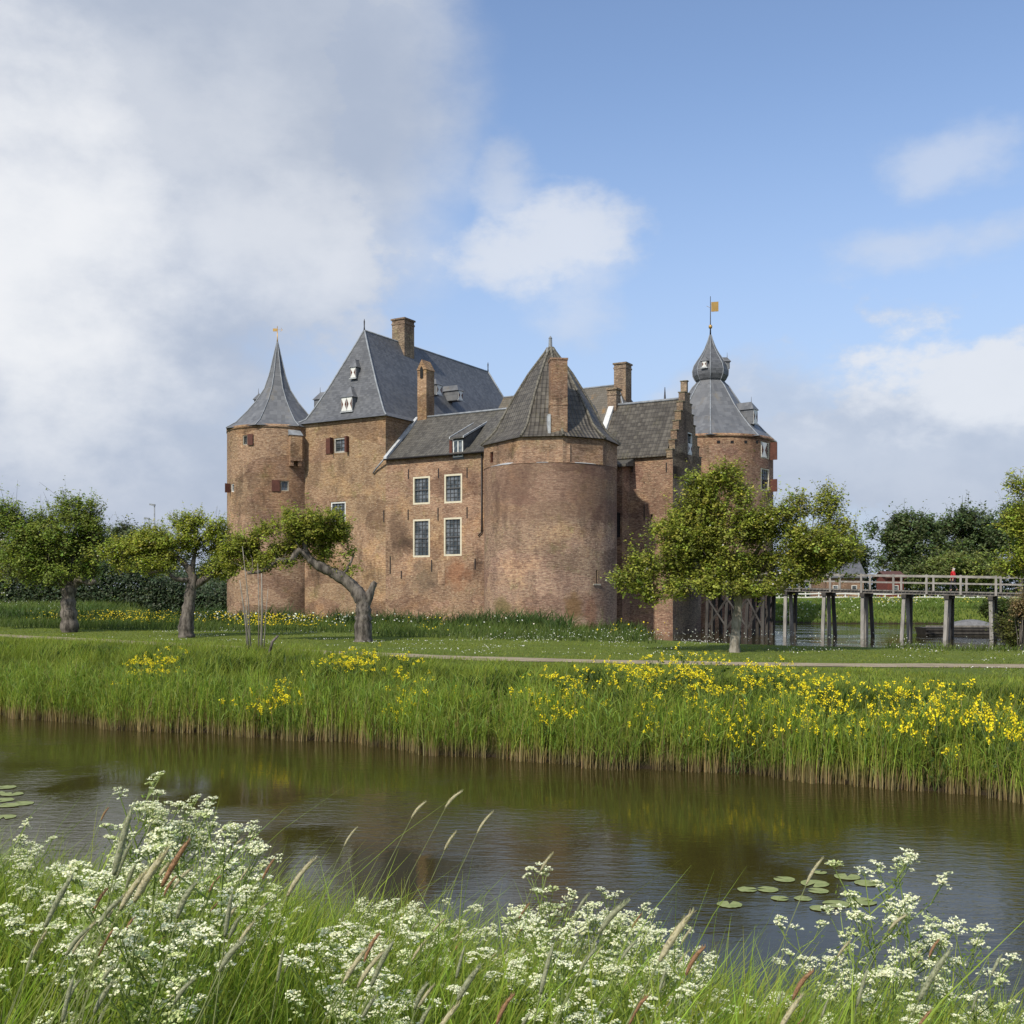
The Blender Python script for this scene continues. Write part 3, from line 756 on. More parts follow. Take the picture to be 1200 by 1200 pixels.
q = M(); r_ = fw_slit; fbox(q, fF, r_[0]-.3, r_[1]+.3, r_[2]-.12, r_[2], -.08, .1); q.build('sill', SAND, CASTLE)
q = M(); fbox(q, fF, *r_, .2, .25); q.build('slit_opening', DARK, CASTLE)

# --- curtain between tower and gatehouse, with barred window
CU = 17.25
m = M(); bw = None
panel(m, fplane_u(CU), 0, 30, -.6, 14.6)
panel(m, lambda s, z, d: P3(s, 5.9+d, z), 16, 20.05, -.6, 14.0, [(19.35, 19.85, 8.1, 10.1)])
m.face([P3(20.05, 5.9, -.6), P3(20.05, 7.5, -.6), P3(20.05, 7.5, 14.0), P3(20.05, 5.9, 14.0)])
m.build('curtain_wall', MB['gate'], CASTLE)
m = M(); m.hexa([P3(16, 5.55, 13.9), P3(20.5, 5.55, 13.9), P3(20.5, 7.5, 14.1), P3(16, 7.5, 14.1), P3(16, 5.55, 14.1), P3(20.5, 5.55, 14.1), P3(20.5, 7.38, 14.75), P3(16, 7.38, 14.75)]); m.build('lean_to_roof', PANT, CASTLE)
q = M()
for k_ in range(3): q.tube([P3(19.45+.15*k_, 5.86, 8.0), P3(19.45+.15*k_, 5.86, 10.2)], .03, 4)
for k_ in range(5): q.tube([P3(19.3, 5.84, 8.3+.4*k_), P3(19.9, 5.84, 8.3+.4*k_)], .03, 4)
o = q.build('barred_window', IRON, CASTLE)
q = M(); q.face([P3(19.3, 6.15, 8.0), P3(19.9, 6.15, 8.0), P3(19.9, 6.15, 10.2), P3(19.3, 6.15, 10.2)]); q.build('dark_opening', DARK, o)

# --- gatehouse with stepped gable
GU0, GU1, GV0, GV1 = 17.2, 23.9, 7.4, 13.9
GE, GR_ = 15.0, 19.95
slots = [rect_v(762.2, 602.5, 765, 609, GV0), rect_v(762, 619, 765, 625, GV0)]
m = M(); fG = fplane_v(GV0)
panel(m, fG, GU0, GU1, -.6, GE, slots)
m.face([P3(GU1, GV1, -.6), P3(GU0, GV1, -.6), P3(GU0, GV1, GE), P3(GU1, GV1, GE)])
m.build('gatehouse_wall', MB['gate'], CASTLE)
for r_ in slots: q = M(); fbox(q, fG, *r_, .22, .26); q.build('slit_opening', DARK, CASTLE)
for x, y0, y1 in ((741, 544, 553), (781, 542, 553), (755, 592, 610), (755, 565, 566)):
    q = M(); u, a1 = hit_v(x, y0, GV0); _, a0_ = hit_v(x, y1, GV0); fbox(q, fG, u-.04, u+.04, a0_, a1, -.05, .02); q.build('wall_anchor', IRON, CASTLE)
fE = fplane_u(GU1)
def rect_u(x0, y0, x1, y1, u0):
    va, _ = hit_u(x0, y0, u0); vb, _ = hit_u(x1, y1, u0); zt = hit_u((x0+x1)/2, y0, u0)[1]; zb = hit_u((x0+x1)/2, y1, u0)[1]
    return (va, vb, zb, zt)
gw1 = rect_u(806, 507, 811.5, 533, GU1); gw2 = rect_u(803.5, 551, 813, 567, GU1)
gvm = (GV0+GV1)/2
m = M()
panel(m, fE, GV0, GV1, -.6, 12.9, [gw2, (gvm-1.4, gvm+1.4, 3.7, 7.1)])
panel(m, fE, GV0, GV1, 12.9, 14.6, [(gw1[0], gw1[1], max(gw1[2], 12.95), 14.6)], depth=.3)
# steps
ns = 7; sw = (GV1-GV0)/2/(ns+.35); sh = (20.9-14.9)/ns
gw1b = (gw1[0], gw1[1], 12.9+.05, gw1[3])
prev = 14.6
for k_ in range(ns+1):
    a, b = GV0+sw*k_-(.12 if k_ == 0 else 0), GV1-sw*k_+(.12 if k_ == 0 else 0); z1 = 15.25+sh*k_ if k_ < ns else 15.25+sh*ns+.15
    hs = [(gw1[0], gw1[1], prev, min(z1, gw1[3]))] if gw1[3] > prev else []
    panel(m, fE, a, b, prev, z1, [h_ for h_ in hs if h_[3] > h_[2]])
    m.face([P3(GU1, a, prev), P3(GU1-.55, a, prev), P3(GU1-.55, a, z1), P3(GU1, a, z1)][::-1])
    m.face([P3(GU1, b, prev), P3(GU1-.55, b, prev), P3(GU1-.55, b, z1), P3(GU1, b, z1)])
    m.face([P3(GU1-.55, b, prev), P3(GU1-.55, a, prev), P3(GU1-.55, a, z1), P3(GU1-.55, b, z1)])
    prev = z1
m.face([P3(GU1, a, prev), P3(GU1, b, prev), P3(GU1-.55, b, prev), P3(GU1-.55, a, prev)])
m.face([P3(GU1, GV0-.12, 14.6), P3(GU1, GV1+.12, 14.6), P3(GU1-.55, GV1+.12, 14.6), P3(GU1-.55, GV0-.12, 14.6)][::-1])
sg = m.build('stepped_gable', MB['grey'], CASTLE); COPM = plain('lichen_coping', (.24, .21, .14), .9, .4, 5)
q = M()
for k_ in range(ns+1):
    a, b = GV0+sw*k_-(.12 if k_ == 0 else 0), GV1-sw*k_+(.12 if k_ == 0 else 0); z1 = 15.25+sh*k_ if k_ < ns else 15.25+sh*ns+.15
    for (s0, s1) in ((a-.05, a+sw+.02), (b-sw-.02, b+.05)):
        if k_ == ns: s0, s1 = a-.05, b+.05
        q.hexa([P3(GU1+.06, s0, z1+.003), P3(GU1-.6, s0, z1+.003), P3(GU1-.6, s1, z1+.003), P3(GU1+.06, s1, z1+.003), P3(GU1+.06, s0, z1+.09), P3(GU1-.6, s0, z1+.09), P3(GU1-.6, s1, z1+.09), P3(GU1+.06, s1, z1+.09)])
        q.build('step_coping', COPM, sg); q = M()
        if k_ == ns: break
o = window(fE, gw1, WHITE, .1, 2, 5, .12, .5)
q = M(); hourglass(q, fE, gw1[0]+.12, gw1[1]-.12, gw1[2]+.1, (gw1[2]+gw1[3])/2, .02); q.build('shutter', [WHITE, DRED], o)
window(fE, gw2, WHITE, .1, 4, 3, .12)
q = M(); q.face([P3(GU1-.3, gvm-1.4, 3.7), P3(GU1-.3, gvm+1.4, 3.7), P3(GU1-.3, gvm+1.4, 7.1), P3(GU1-.3, gvm-1.4, 7.1)]); q.build('gate_door', WOODD, CASTLE)
m = M(); mono(m, GU0, GU1-.5, GV0-.3, 14.85, gvm, GR_, .12); mono(m, GU0, GU1-.5, GV1+.3, 14.85, gvm, GR_, .12)
groof = m.build('gatehouse_roof', PANT2, CASTLE)
m = M(); m.tube([P3(GU0, gvm, GR_+.05), P3(GU1-.5, gvm, GR_+.05)], .12, 6); m.build('ridge_tiles', LEAD, groof)
m = M()
m.hexa([P3(GU0-.5, GV0-.3, 15.0), P3(GU0, GV0-.3, 15.0), P3(GU0, gvm, 20.1), P3(GU0-.5, gvm, 20.1), P3(GU0-.5, GV0-.3, 15.3), P3(GU0, GV0-.3, 15.3), P3(GU0, gvm, 20.45), P3(GU0-.5, gvm, 20.45)])
m.build('white_verge', plain('white_render', (.68, .68, .66), .8, .15, 2), groof)
chimney(GU0-.6, GU0+.25, gvm-.4, gvm+.5, 19.4, 21.3, MB['grey'])
m = M(); m.face([P3(GU0, GV0, 14), P3(GU0, gvm, 20), P3(GU0, GV1, 14)][::-1]); m.build('gable_infill', MB['gate'], CASTLE)

# --- north range beyond the courtyard
m = M(); NE = 19.0; NV0, NV1, NU1 = 19.0, 27.5, 14.6
panel(m, fplane_v(NV0), 0, NU1, -.5, NE); panel(m, fplane_u(NU1), NV0, NV1, -.5, NE); m.face([P3(NU1, NV1, -.5), P3(0, NV1, -.5), P3(0, NV1, NE), P3(NU1, NV1, NE)])
m.build('north_range_wall', MB['annex'], CASTLE)
m = M(); nvm = (NV0+NV1)/2
rr = [[P3(-2, NV0-.3, NE), P3(NU1+.3, NV0-.3, NE), P3(NU1+.3, NV1+.3, NE), P3(-2, NV1+.3, NE)], [P3(-2, nvm, 24.4), P3(NU1-3.0, nvm, 24.4), P3(NU1-3.0, nvm+.02, 24.4), P3(-2, nvm+.02, 24.4)]]
loft(m, rr); nr = m.build('north_range_roof', PANT3, CASTLE)
m = M(); m.tube([P3(-2, nvm, 24.45), P3(NU1-3, nvm, 24.45)], .1, 5)
for k_ in (1, 2): m.tube([rr[0][k_], rr[1][k_]], .09, 5)
m.build('lead_hip', LEAD, nr)
chimney(NU1-3.2, NU1-1.9, nvm-.6, nvm+.8, 22.5, 26.4, MB['grey'])
v_, z_ = hit_u(709, 485, 10)
dormer(fplane_v(NV0+.9), 9.8, 20.0, 1.2, 1.5, 1.6, .8, 2, True)
m = M(); m.tube([P3(NU1+.3, NV1, 22.2), P3(NU1+.3, NV1, 23.2), P3(NU1+.3, NV1, 24.6)], [.6, .12, .03], 6); m.build('small_finial', IRON, CASTLE)

# --- right tower with onion spire
RT = cxy(18.9, 30.0); RR = 6.3
fR = fround(RT, RR)
rw1 = rect_round(RT, RR, 891.5, 518, 901.5, 537.5); rw2 = rect_round(RT, RR, 891.5, 549, 901.5, 575)
m = M(); ZT = 18.95
panel(m, fR, -math.pi*RR, math.pi*RR, -.6, ZT, [rw1, rw2], step=.4)
for e, z0, z1 in ((.08, ZT-.35, ZT), ): m.lathe(RT, [(RR-.05, z0), (RR+e, z0), (RR+e, z1), (RR-.05, z1)], 72)
m.build('right_tower_wall', MB['right'], CASTLE)
for i, w_ in enumerate((rw1, rw2)):
    o = window(fR, w_, CREAM, .13, 4, 6, .10, .5)
    q = M(); fbox(q, fR, w_[1]+.1, w_[1]+.2, w_[2]-.05, w_[3]+.05 if i == 0 else w_[2]+1.2, -.75, -.05); q.build('shutter', DRED, o)
    q = M(); hourglass(q, fR, w_[0]+.1, (w_[0]+w_[1])/2+.2, w_[2]+.1, w_[3]-.1, .0); 
    if i == 0: q.build('shutter', [WHITE, DRED], o)
for px in (842, 858, 874, 887):
    t_, Y_ = ang_at(RT, RR, px); s = t_*RR; q = M(); z = CZ+(HZ-518)/F*Y_; fbox(q, fR, s-.16, s+.16, z-.14, z+.14, -.012, .05); q.build('putlog_hole', DARK, CASTLE)
tr = math.atan2(-RT[0], RT[1])
K = 108/F
def pf(lst): return [(o_*K, CZ+(HZ-y_)*K) for o_, y_ in lst]
o = spire(RT, [(6.62, 18.8), (6.5, 18.88), (5.4, 19.9), (4.45, 20.95), (3.35, 22.3), (2.5, 23.6), (1.85, 24.6), (1.5, 24.95), (1.4, 25.15)], 8, tr, SLATE2, 'right_tower_roof', .07, LEAD)
on = spire(RT, [(1.25, 25.0), (1.55, 25.3), (1.78, 25.75), (1.83, 26.25), (1.66, 26.85), (1.3, 27.4), (.92, 27.95), (.56, 28.6), (.28, 29.3), (.10, 30.0)], 8, tr, SLATE, 'onion_dome', .045, LEAD)
q = M(); q.tube([(RT[0], RT[1], 29.8), (RT[0], RT[1], 31.0), (RT[0], RT[1], 34.0)], [.09, .05, .03], 6); q.build('mast', IRON, on)
q = M(); q.lathe(RT, [(.001, 30.6), (.16, 30.7), (.2, 30.85), (.16, 31.0), (.001, 31.1)], 10); q.build('gilt_ball', GOLD, on)
q = M(); q.box((RT[0]+.08, RT[1]-.02, 32.4), (.75, 0, .05), (0, .05, 0), (0, 0, 1.0)); q.tube([(RT[0], RT[1], 32.8), (RT[0]-.4, RT[1], 33.0)], .02, 4); q.build('vane_flag', GOLD, on)
# onion dormers
dd = Vector((math.sin(tr-R(20)), -math.cos(tr-R(20)), 0)); de = Vector((math.cos(tr-R(20)), math.sin(tr-R(20)), 0)); cR = Vector((RT[0], RT[1], 0))
dormer(lambda s, z, d: cR+dd*(1.78-d)+de*s+Vector((0, 0, z)), 0, 26.3, .62, .72, 1.2, .5, 1, False)
dormer(lambda s, z, d: cR+Vector((1.95-d, s, z)), 0, 26.5, .55, .75, 1.3, .45, 1, True, False)
dd2 = Vector((math.sin(tr+R(62)), -math.cos(tr+R(62)), 0)); de2 = Vector((math.cos(tr+R(62)), math.sin(tr+R(62)), 0))
dormer(lambda s, z, d: cR+dd2*(5.0-d)+de2*s+Vector((0, 0, z)), 0, 20.3, 1.05, 1.5, 2.4, .8, 1, True)

# ------------------------------------------------------------------ bridge
BR = empty('footbridge', P3(GU1+.3, gvm, 0))
tag(BR, 'long grey timber footbridge on oak piles crossing the moat to the gatehouse', 'bridge')
BV0, BV1 = gvm-1.45, gvm+1.45
def dz(u): return 4.07-.022*(u-24)
BE = 74
m = M(); u = 24.0
while u < BE:
    m.hexa([P3(u, BV0-.1, dz(u)-.09), P3(u+.24, BV0-.1, dz(u)-.09), P3(u+.24, BV1+.1, dz(u)-.09), P3(u, BV1+.1, dz(u)-.09), P3(u, BV0-.1, dz(u)), P3(u+.24, BV0-.1, dz(u)), P3(u+.24, BV1+.1, dz(u)), P3(u, BV1+.1, dz(u))]); u += .265
m.build('deck', WOOD, BR)
for v_ in (BV0+.05, gvm-.12, BV1-.29):
    m = M(); m.hexa([P3(24, v_, dz(24)-.28), P3(BE, v_, dz(BE)-.28), P3(BE, v_+.24, dz(BE)-.28), P3(24, v_+.24, dz(24)-.28), P3(24, v_, dz(24)-.095), P3(BE, v_, dz(BE)-.095), P3(BE, v_+.24, dz(BE)-.095), P3(24, v_+.24, dz(24)-.095)]); m.build('beam', WOOD, BR)
for sgn, v_ in ((0, BV0-.16), (1, BV1+.04)):
    m = M()
    for z0, z1 in ((1.02, 1.17), (.52, .64)):
        m.hexa([P3(24, v_, dz(24)+z0), P3(BE, v_, dz(BE)+z0), P3(BE, v_+.1, dz(BE)+z0), P3(24, v_+.1, dz(24)+z0), P3(24, v_, dz(24)+z1), P3(BE, v_, dz(BE)+z1), P3(BE, v_+.1, dz(BE)+z1), P3(24, v_+.1, dz(24)+z1)])
    m.build('railing', WOODP, BR)
    u = 24.4
    while u < BE:
        m = M(); m.box(P3(u, v_+.005, dz(u)-.25), P3(u+.15, v_, 0)-P3(u, v_, 0), P3(u, v_+.125, 0)-P3(u, v_, 0), (0, 0, 1.46)); m.build('railing_post', WOODP, BR); u += 2.35
bents = [hit_v(x, 700, BV0+.1)[0] for x in (830, 853, 877, 895, 921, 966, 1011, 1059.5, 1109.5, 1161)]
d_ = bents[-1]-bents[-2]; bents += [bents[-1]+d_*k_ for k_ in (1, 2, 3, 4)]
for i, u in enumerate(bents):
    if u < 24.6 or u > BE: continue
    for j, v_ in enumerate((BV0+.05, gvm, BV1-.05)):
        m = M(); lean = (j-1)*.22; lx = random.uniform(-.2, .2)
        p0 = P3(u+lx, v_+lean, -1.2); p1 = P3(u, v_, dz(u)-.54)
        hw_ = (.12, .125, .13)[j]; ax = (P3(1, 0, 0)-P3(0, 0, 0))*hw_; ay = (P3(0, 1, 0)-P3(0, 0, 0))*hw_
        m.hexa([p0-ax-ay, p0+ax-ay, p0+ax+ay, p0-ax+ay, p1-ax-ay, p1+ax-ay, p1+ax+ay, p1-ax+ay]); m.build('pile', ((WOODP, WOOD, WOODD) if i > 3 else (WOODD, WOODD, WOODD))[j], BR)  # pale near pile to dark far pile: shade put into the wood colour
    m = M(); m.box(P3(u-.17, BV0-.2, dz(u)-.56), P3(u+.17, 0, 0)-P3(u-.17, 0, 0), P3(0, BV1+.2, 0)-P3(0, BV0-.2, 0), (0, 0, .275)); m.build('cap_beam', WOODD, BR)
for (i, j, v_) in ((0, 1, BV0-.13), (1, 2, BV0-.13), (2, 3, BV0-.13), (0, 1, BV1+.1), (2, 3, BV1+.1)):
    ua, ub = max(bents[i], 24.7), bents[j]
    for za, zb in ((.6, 3.0), (3.0, .6)):
        m = M(); m.tube([P3(ua, v_, za), P3(ub, v_, zb)], .10, 4); m.build('cross_brace', WOODD, BR)

# --- person on the bridge
def skin_obj(name, V, Ed, Rd, mat, parent=None, sub=2, origin=(0, 0, 0)):
    import bmesh
    me = bpy.data.meshes.new(name); bm = bmesh.new(); ly = bm.verts.layers.skin.verify()
    vs = []
    for i, (p, r) in enumerate(zip(V, Rd)):
        v = bm.verts.new(p); vs.append(v); r = r if isinstance(r, tuple) else (r, r); v[ly].radius = r; v[ly].use_root = (i == 0)
    for a_, b_ in Ed: bm.edges.new((vs[a_], vs[b_]))
    bm.to_mesh(me); bm.free(); me.materials.append(mat)
    o = bpy.data.objects.new(name, me); COL.objects.link(o)
    k_ = o.modifiers.new('skin', 'SKIN'); k_.use_smooth_shade = True
    o.modifiers.new('sub', 'SUBSURF').levels = sub; o.modifiers['sub'].render_levels = sub
    if parent: o.parent = parent
    return o
SKIN = plain('skin', (.52, .32, .23), .6, .05); REDC = plain('red_coat', (.50, .02, .025), .8, .15); TROU = plain('dark_trousers', (.03, .03, .04), .85, .1); HAIR = plain('white_hair', (.65, .62, .56), .8, .1, 40); SHOE = plain('shoe', (.04, .03, .03), .6, .1)
V = [(0, 0, .92), (0, 0, 1.10), (0, 0, 1.34), (0, 0.01, 1.46), (0, .02, 1.53), (0, .03, 1.63),
     (-.17, 0, 1.37), (-.22, -.12, 1.12), (-.20, -.02, .90), (.17, 0, 1.37), (.22, .08, 1.12), (.20, .20, .92),
     (-.09, 0, .86), (-.10, .16, .48), (-.10, .10, .10), (-.10, .22, .05), (.09, 0, .86), (.10, -.06, .48), (.10, -.26, .13), (.10, -.18, .03)]
Ed = [(0, 1), (1, 2), (2, 3), (3, 4), (4, 5), (2, 6), (6, 7), (7, 8), (2, 9), (9, 10), (10, 11), (0, 12), (12, 13), (13, 14), (14, 15), (0, 16), (16, 17), (17, 18), (18, 19)]
Rd = [.15, .13, .15, .06, .06, .10, .065, .045, .035, .065, .045, .035, .09, .06, .04, .035, .09, .06, .04, .035]
for s_, w in ((-1, 8), (1, 11)):
    bx, by, bz = V[w]
    pi_ = len(V); V.append((bx, by+.02, bz-.07)); Ed.append((w, pi_)); Rd.append((.035, .02))
    for k_ in range(4):
        j0 = len(V); V += [(bx, by-.015+.022*k_, bz-.115-.008*(k_ in (1, 2))), (bx-s_*.012, by-.01+.022*k_, bz-.16-.01*(k_ in (1, 2)))]; Ed += [(pi_, j0), (j0, j0+1)]; Rd += [.009, .008]
    j0 = len(V); V += [(bx-s_*.01, by+.075, bz-.075), (bx-s_*.02, by+.085, bz-.11)]; Ed += [(pi_, j0), (j0, j0+1)]; Rd += [.010, .009]
pu = hit_v(1117, 680, gvm)[0]
pl_ = P3(pu, gvm, dz(pu))
PS = skin_obj('person', V, Ed, Rd, SKIN, None, 2)
PS.location = pl_; PS.scale = (1.03, 1.03, 1.03); PS.rotation_euler[2] = math.atan2(Uc[1], Uc[0])-R(90)+R(180)
tag(PS, 'white-haired person in a red coat and dark trousers walking over the bridge', 'person')
skin_obj('coat', [(0, 0, .86), (0, 0, 1.10), (0, 0, 1.36), (0, .01, 1.45), (-.17, 0, 1.37), (-.225, -.12, 1.12), (-.205, -.03, .95), (.17, 0, 1.37), (.225, .08, 1.12), (.205, .18, .97)],
         [(0, 1), (1, 2), (2, 3), (2, 4), (4, 5), (5, 6), (2, 7), (7, 8), (8, 9)], [(.27, .24), .21, .215, .10, .11, .085, .07, .11, .085, .07], REDC, PS)
skin_obj('trousers', [(0, 0, .86), (-.09, 0, .84), (-.10, .16, .48), (-.10, .11, .13), (.09, 0, .84), (.10, -.06, .48), (.10, -.25, .16)], [(0, 1), (1, 2), (2, 3), (0, 4), (4, 5), (5, 6)], [.15, .11, .08, .06, .11, .08, .06], TROU, PS)
skin_obj('hair', [(0, .0, 1.60), (0, -.015, 1.68), (0, -.05, 1.58)], [(0, 1), (0, 2)], [.108, .10, .09], HAIR, PS)
for x_, a_, b_ in ((-.10, (.06, .05), (.24, .04)), (.10, (-.27, .07), (-.13, .04))):
    skin_obj('shoe', [(x_, a_[0], a_[1]), (x_, b_[0], b_[1])], [(0, 1)], [.055, .045], SHOE, PS)
for x_ in (-.035, .035):
    q = M(); q.lathe((x_, .125), [(.001, 1.625), (.011, 1.63), (.013, 1.64), (.001, 1.65)], 6); o_ = q.build('eye', SHOE); o_.parent = PS
q = M(); q.tube([(0, .12, 1.635), (0, .15, 1.60)], [.012, .018], 5); o_ = q.build('nose', SKIN); o_.parent = PS

# --- landing barge in the moat
bo = pt(1086, 745, 85); bo.z = 0
BG = empty('barge', bo); tag(BG, 'low dark timber barge with grey tarpaulin moored behind the bridge piles', 'barge')
m = M(); L_ = 12.0; ux, uy = .999, -.03
def bp(s, t, z): return Vector((bo.x+s, bo.y+t-.03*s, z))
m.hexa([bp(.3, 0, -.3), bp(L_, 0, -.3), bp(L_, 2.6, -.3), bp(.3, 2.6, -.3), bp(0, 0, .62), bp(L_, 0, .62), bp(L_, 2.6, .62), bp(0, 2.6, .62)])
m.build('hull', WOODD, BG)
for z in (.12, .42, .68):
    m = M(); m.hexa([bp(-.1, -.09, z), bp(L_, -.09, z), bp(L_, -.003, z), bp(-.1, -.003, z), bp(-.1, -.09, z+.14), bp(L_, -.09, z+.14), bp(L_, -.003, z+.14), bp(-.1, -.003, z+.14)]); m.build('rubbing_board', WOOD if z > .5 else WOODD, BG)
m = M(); n = 14
for i in range(n):
    for j in range(6):
        def h(i_, j_): return .66+.62*math.sin(math.pi*min(1, max(0, i_/n)))**.7*math.sin(math.pi*j_/6)**.6
        m.face([bp(2+i*.3, .2+j*.37, h(i, j)), bp(2.3+i*.3, .2+j*.37, h(i+1, j)), bp(2.3+i*.3, .57+j*.37, h(i+1, j+1)), bp(2+i*.3, .57+j*.37, h(i, j+1))], sm=True)
m.build('tarpaulin', plain('tarp', (.20, .20, .20), .7, .2), BG)

# --- white paddock fence
FN = empty('paddock_fence', (50, 150, gz1(50, 150))); tag(FN, 'low white two-rail paddock fence along the far bank beyond the bridge', 'fence')
x = 34.5; fx = []
while x < 96: fx.append(x); x += 1.9
m1 = [M(), M()]
for xa, xb in zip(fx, fx[1:]):
    za, zb = gz1(xa, 150), gz1(xb, 150)
    for k_, (lo, hi) in enumerate(((.32, .48), (.82, .99))):
        m1[k_].hexa([Vector((xa, 149.95, za+lo)), Vector((xb, 149.95, zb+lo)), Vector((xb, 150.0, zb+lo)), Vector((xa, 150.0, za+lo)), Vector((xa, 149.95, za+hi)), Vector((xb, 149.95, zb+hi)), Vector((xb, 150, zb+hi)), Vector((xa, 150, za+hi))])
for q in m1: q.build('rail', WHITE, FN)
for x in fx:
    m = M(); m.box((x-.07, 150.003, gz1(x, 150)-.2), (.14, 0, 0), (0, .14, 0), (0, 0, 1.3)); m.build('post', WHITE, FN)

# --- lamp posts, houses
for px, py, Y, lb in ((181, 592, 165, 'taller slim grey floodlight mast behind the trees at left'), (174.5, 608, 172, 'shorter slim grey floodlight mast behind the trees at left')):
    p = pt(px, py, Y); g0 = gz1(p.x, Y); o = empty('lamp_post', (p.x, Y, g0)); tag(o, lb, 'lamp post', 'floodlight masts beyond the hedge')
    m = M(); m.tube([(p.x, Y, g0), (p.x, Y, p.z)], [.16, .10], 8); m.build('mast', LEAD, o)
    m = M(); m.hexa([Vector((p.x-.75, Y-.2, p.z)), Vector((p.x+.1, Y-.2, p.z-.15)), Vector((p.x+.1, Y+.2, p.z-.15)), Vector((p.x-.75, Y+.2, p.z)), Vector((p.x-.75, Y-.2, p.z+.25)), Vector((p.x+.1, Y-.2, p.z+.15)), Vector((p.x+.1, Y+.2, p.z+.15)), Vector((p.x-.75, Y+.2, p.z+.25))]); m.build('lamp_head', LEAD, o)
def house(px0, px1, ytop, yeave, Y, dep, wall, roof, lab):
    a = pt(px0, 690, Y); b = pt(px1, 690, Y); zt = pt(0, ytop, Y).z; ze = pt(0, yeave, Y).z; g0 = gz1(a.x, Y)-.3
    o = empty('house', (a.x, Y, g0)); tag(o, lab, 'house')
    x0, x1 = a.x, b.x; m = M(); m.box((x0, Y, g0), (x1-x0, 0, 0), (0, dep, 0), (0, 0, ze-g0))
    for x in (x0, x1): m.face([(x, Y, ze), (x, Y+dep/2, zt-.1), (x, Y+dep, ze)])
    m.build('wall', wall, o)
    m = M(); e = .4
    m.hexa([Vector((x0-e, Y-e, ze-.2)), Vector((x1+e, Y-e, ze-.2)), Vector((x1+e, Y+dep/2, zt-.15)), Vector((x0-e, Y+dep/2, zt-.15)), Vector((x0-e, Y-e, ze)), Vector((x1+e, Y-e, ze)), Vector((x1+e, Y+dep/2, zt)), Vector((x0-e, Y+dep/2, zt))])
    m.hexa([Vector((x0-e, Y+dep+e, ze-.2)), Vector((x1+e, Y+dep+e, ze-.2)), Vector((x1+e, Y+dep/2, zt-.15)), Vector((x0-e, Y+dep/2, zt-.15)), Vector((x0-e, Y+dep+e, ze)), Vector((x1+e, Y+dep+e, ze)), Vector((x1+e, Y+dep/2+.002, zt-.002)), Vector((x0-e, Y+dep/2+.002, zt-.002))])
    m.build('roof', roof, o)
    n = max(1, int((x1-x0)/3)); 
    for k_ in range(n):
        xx = x0+(x1-x0)*(k_+.5)/n; zc = g0+1.3
        m = M(); m.box((xx-.45, Y-.05, zc), (.9, 0, 0), (0, .05, 0), (0, 0, 1.2)); w = m.build('window', WHITE, o)
        m = M(); m.box((xx-.36, Y-.06, zc+.09), (.72, 0, 0), (0, .01, 0), (0, 0, 1.02)); m.build('pane', GLASS, w)
house(968, 1012, 650, 676, 175, 9, MB['gate'], SLATE, 'house with a big dark slate roof behind the left end of the bridge railing')
house(1040, 1059, 669, 676, 166, 5, plain('red_brick_wall', (.17, .05, .04), .9, .2), plain('red_tile', (.12, .06, .05), .8, .2), 'small red brick shed seen through the bridge railing')

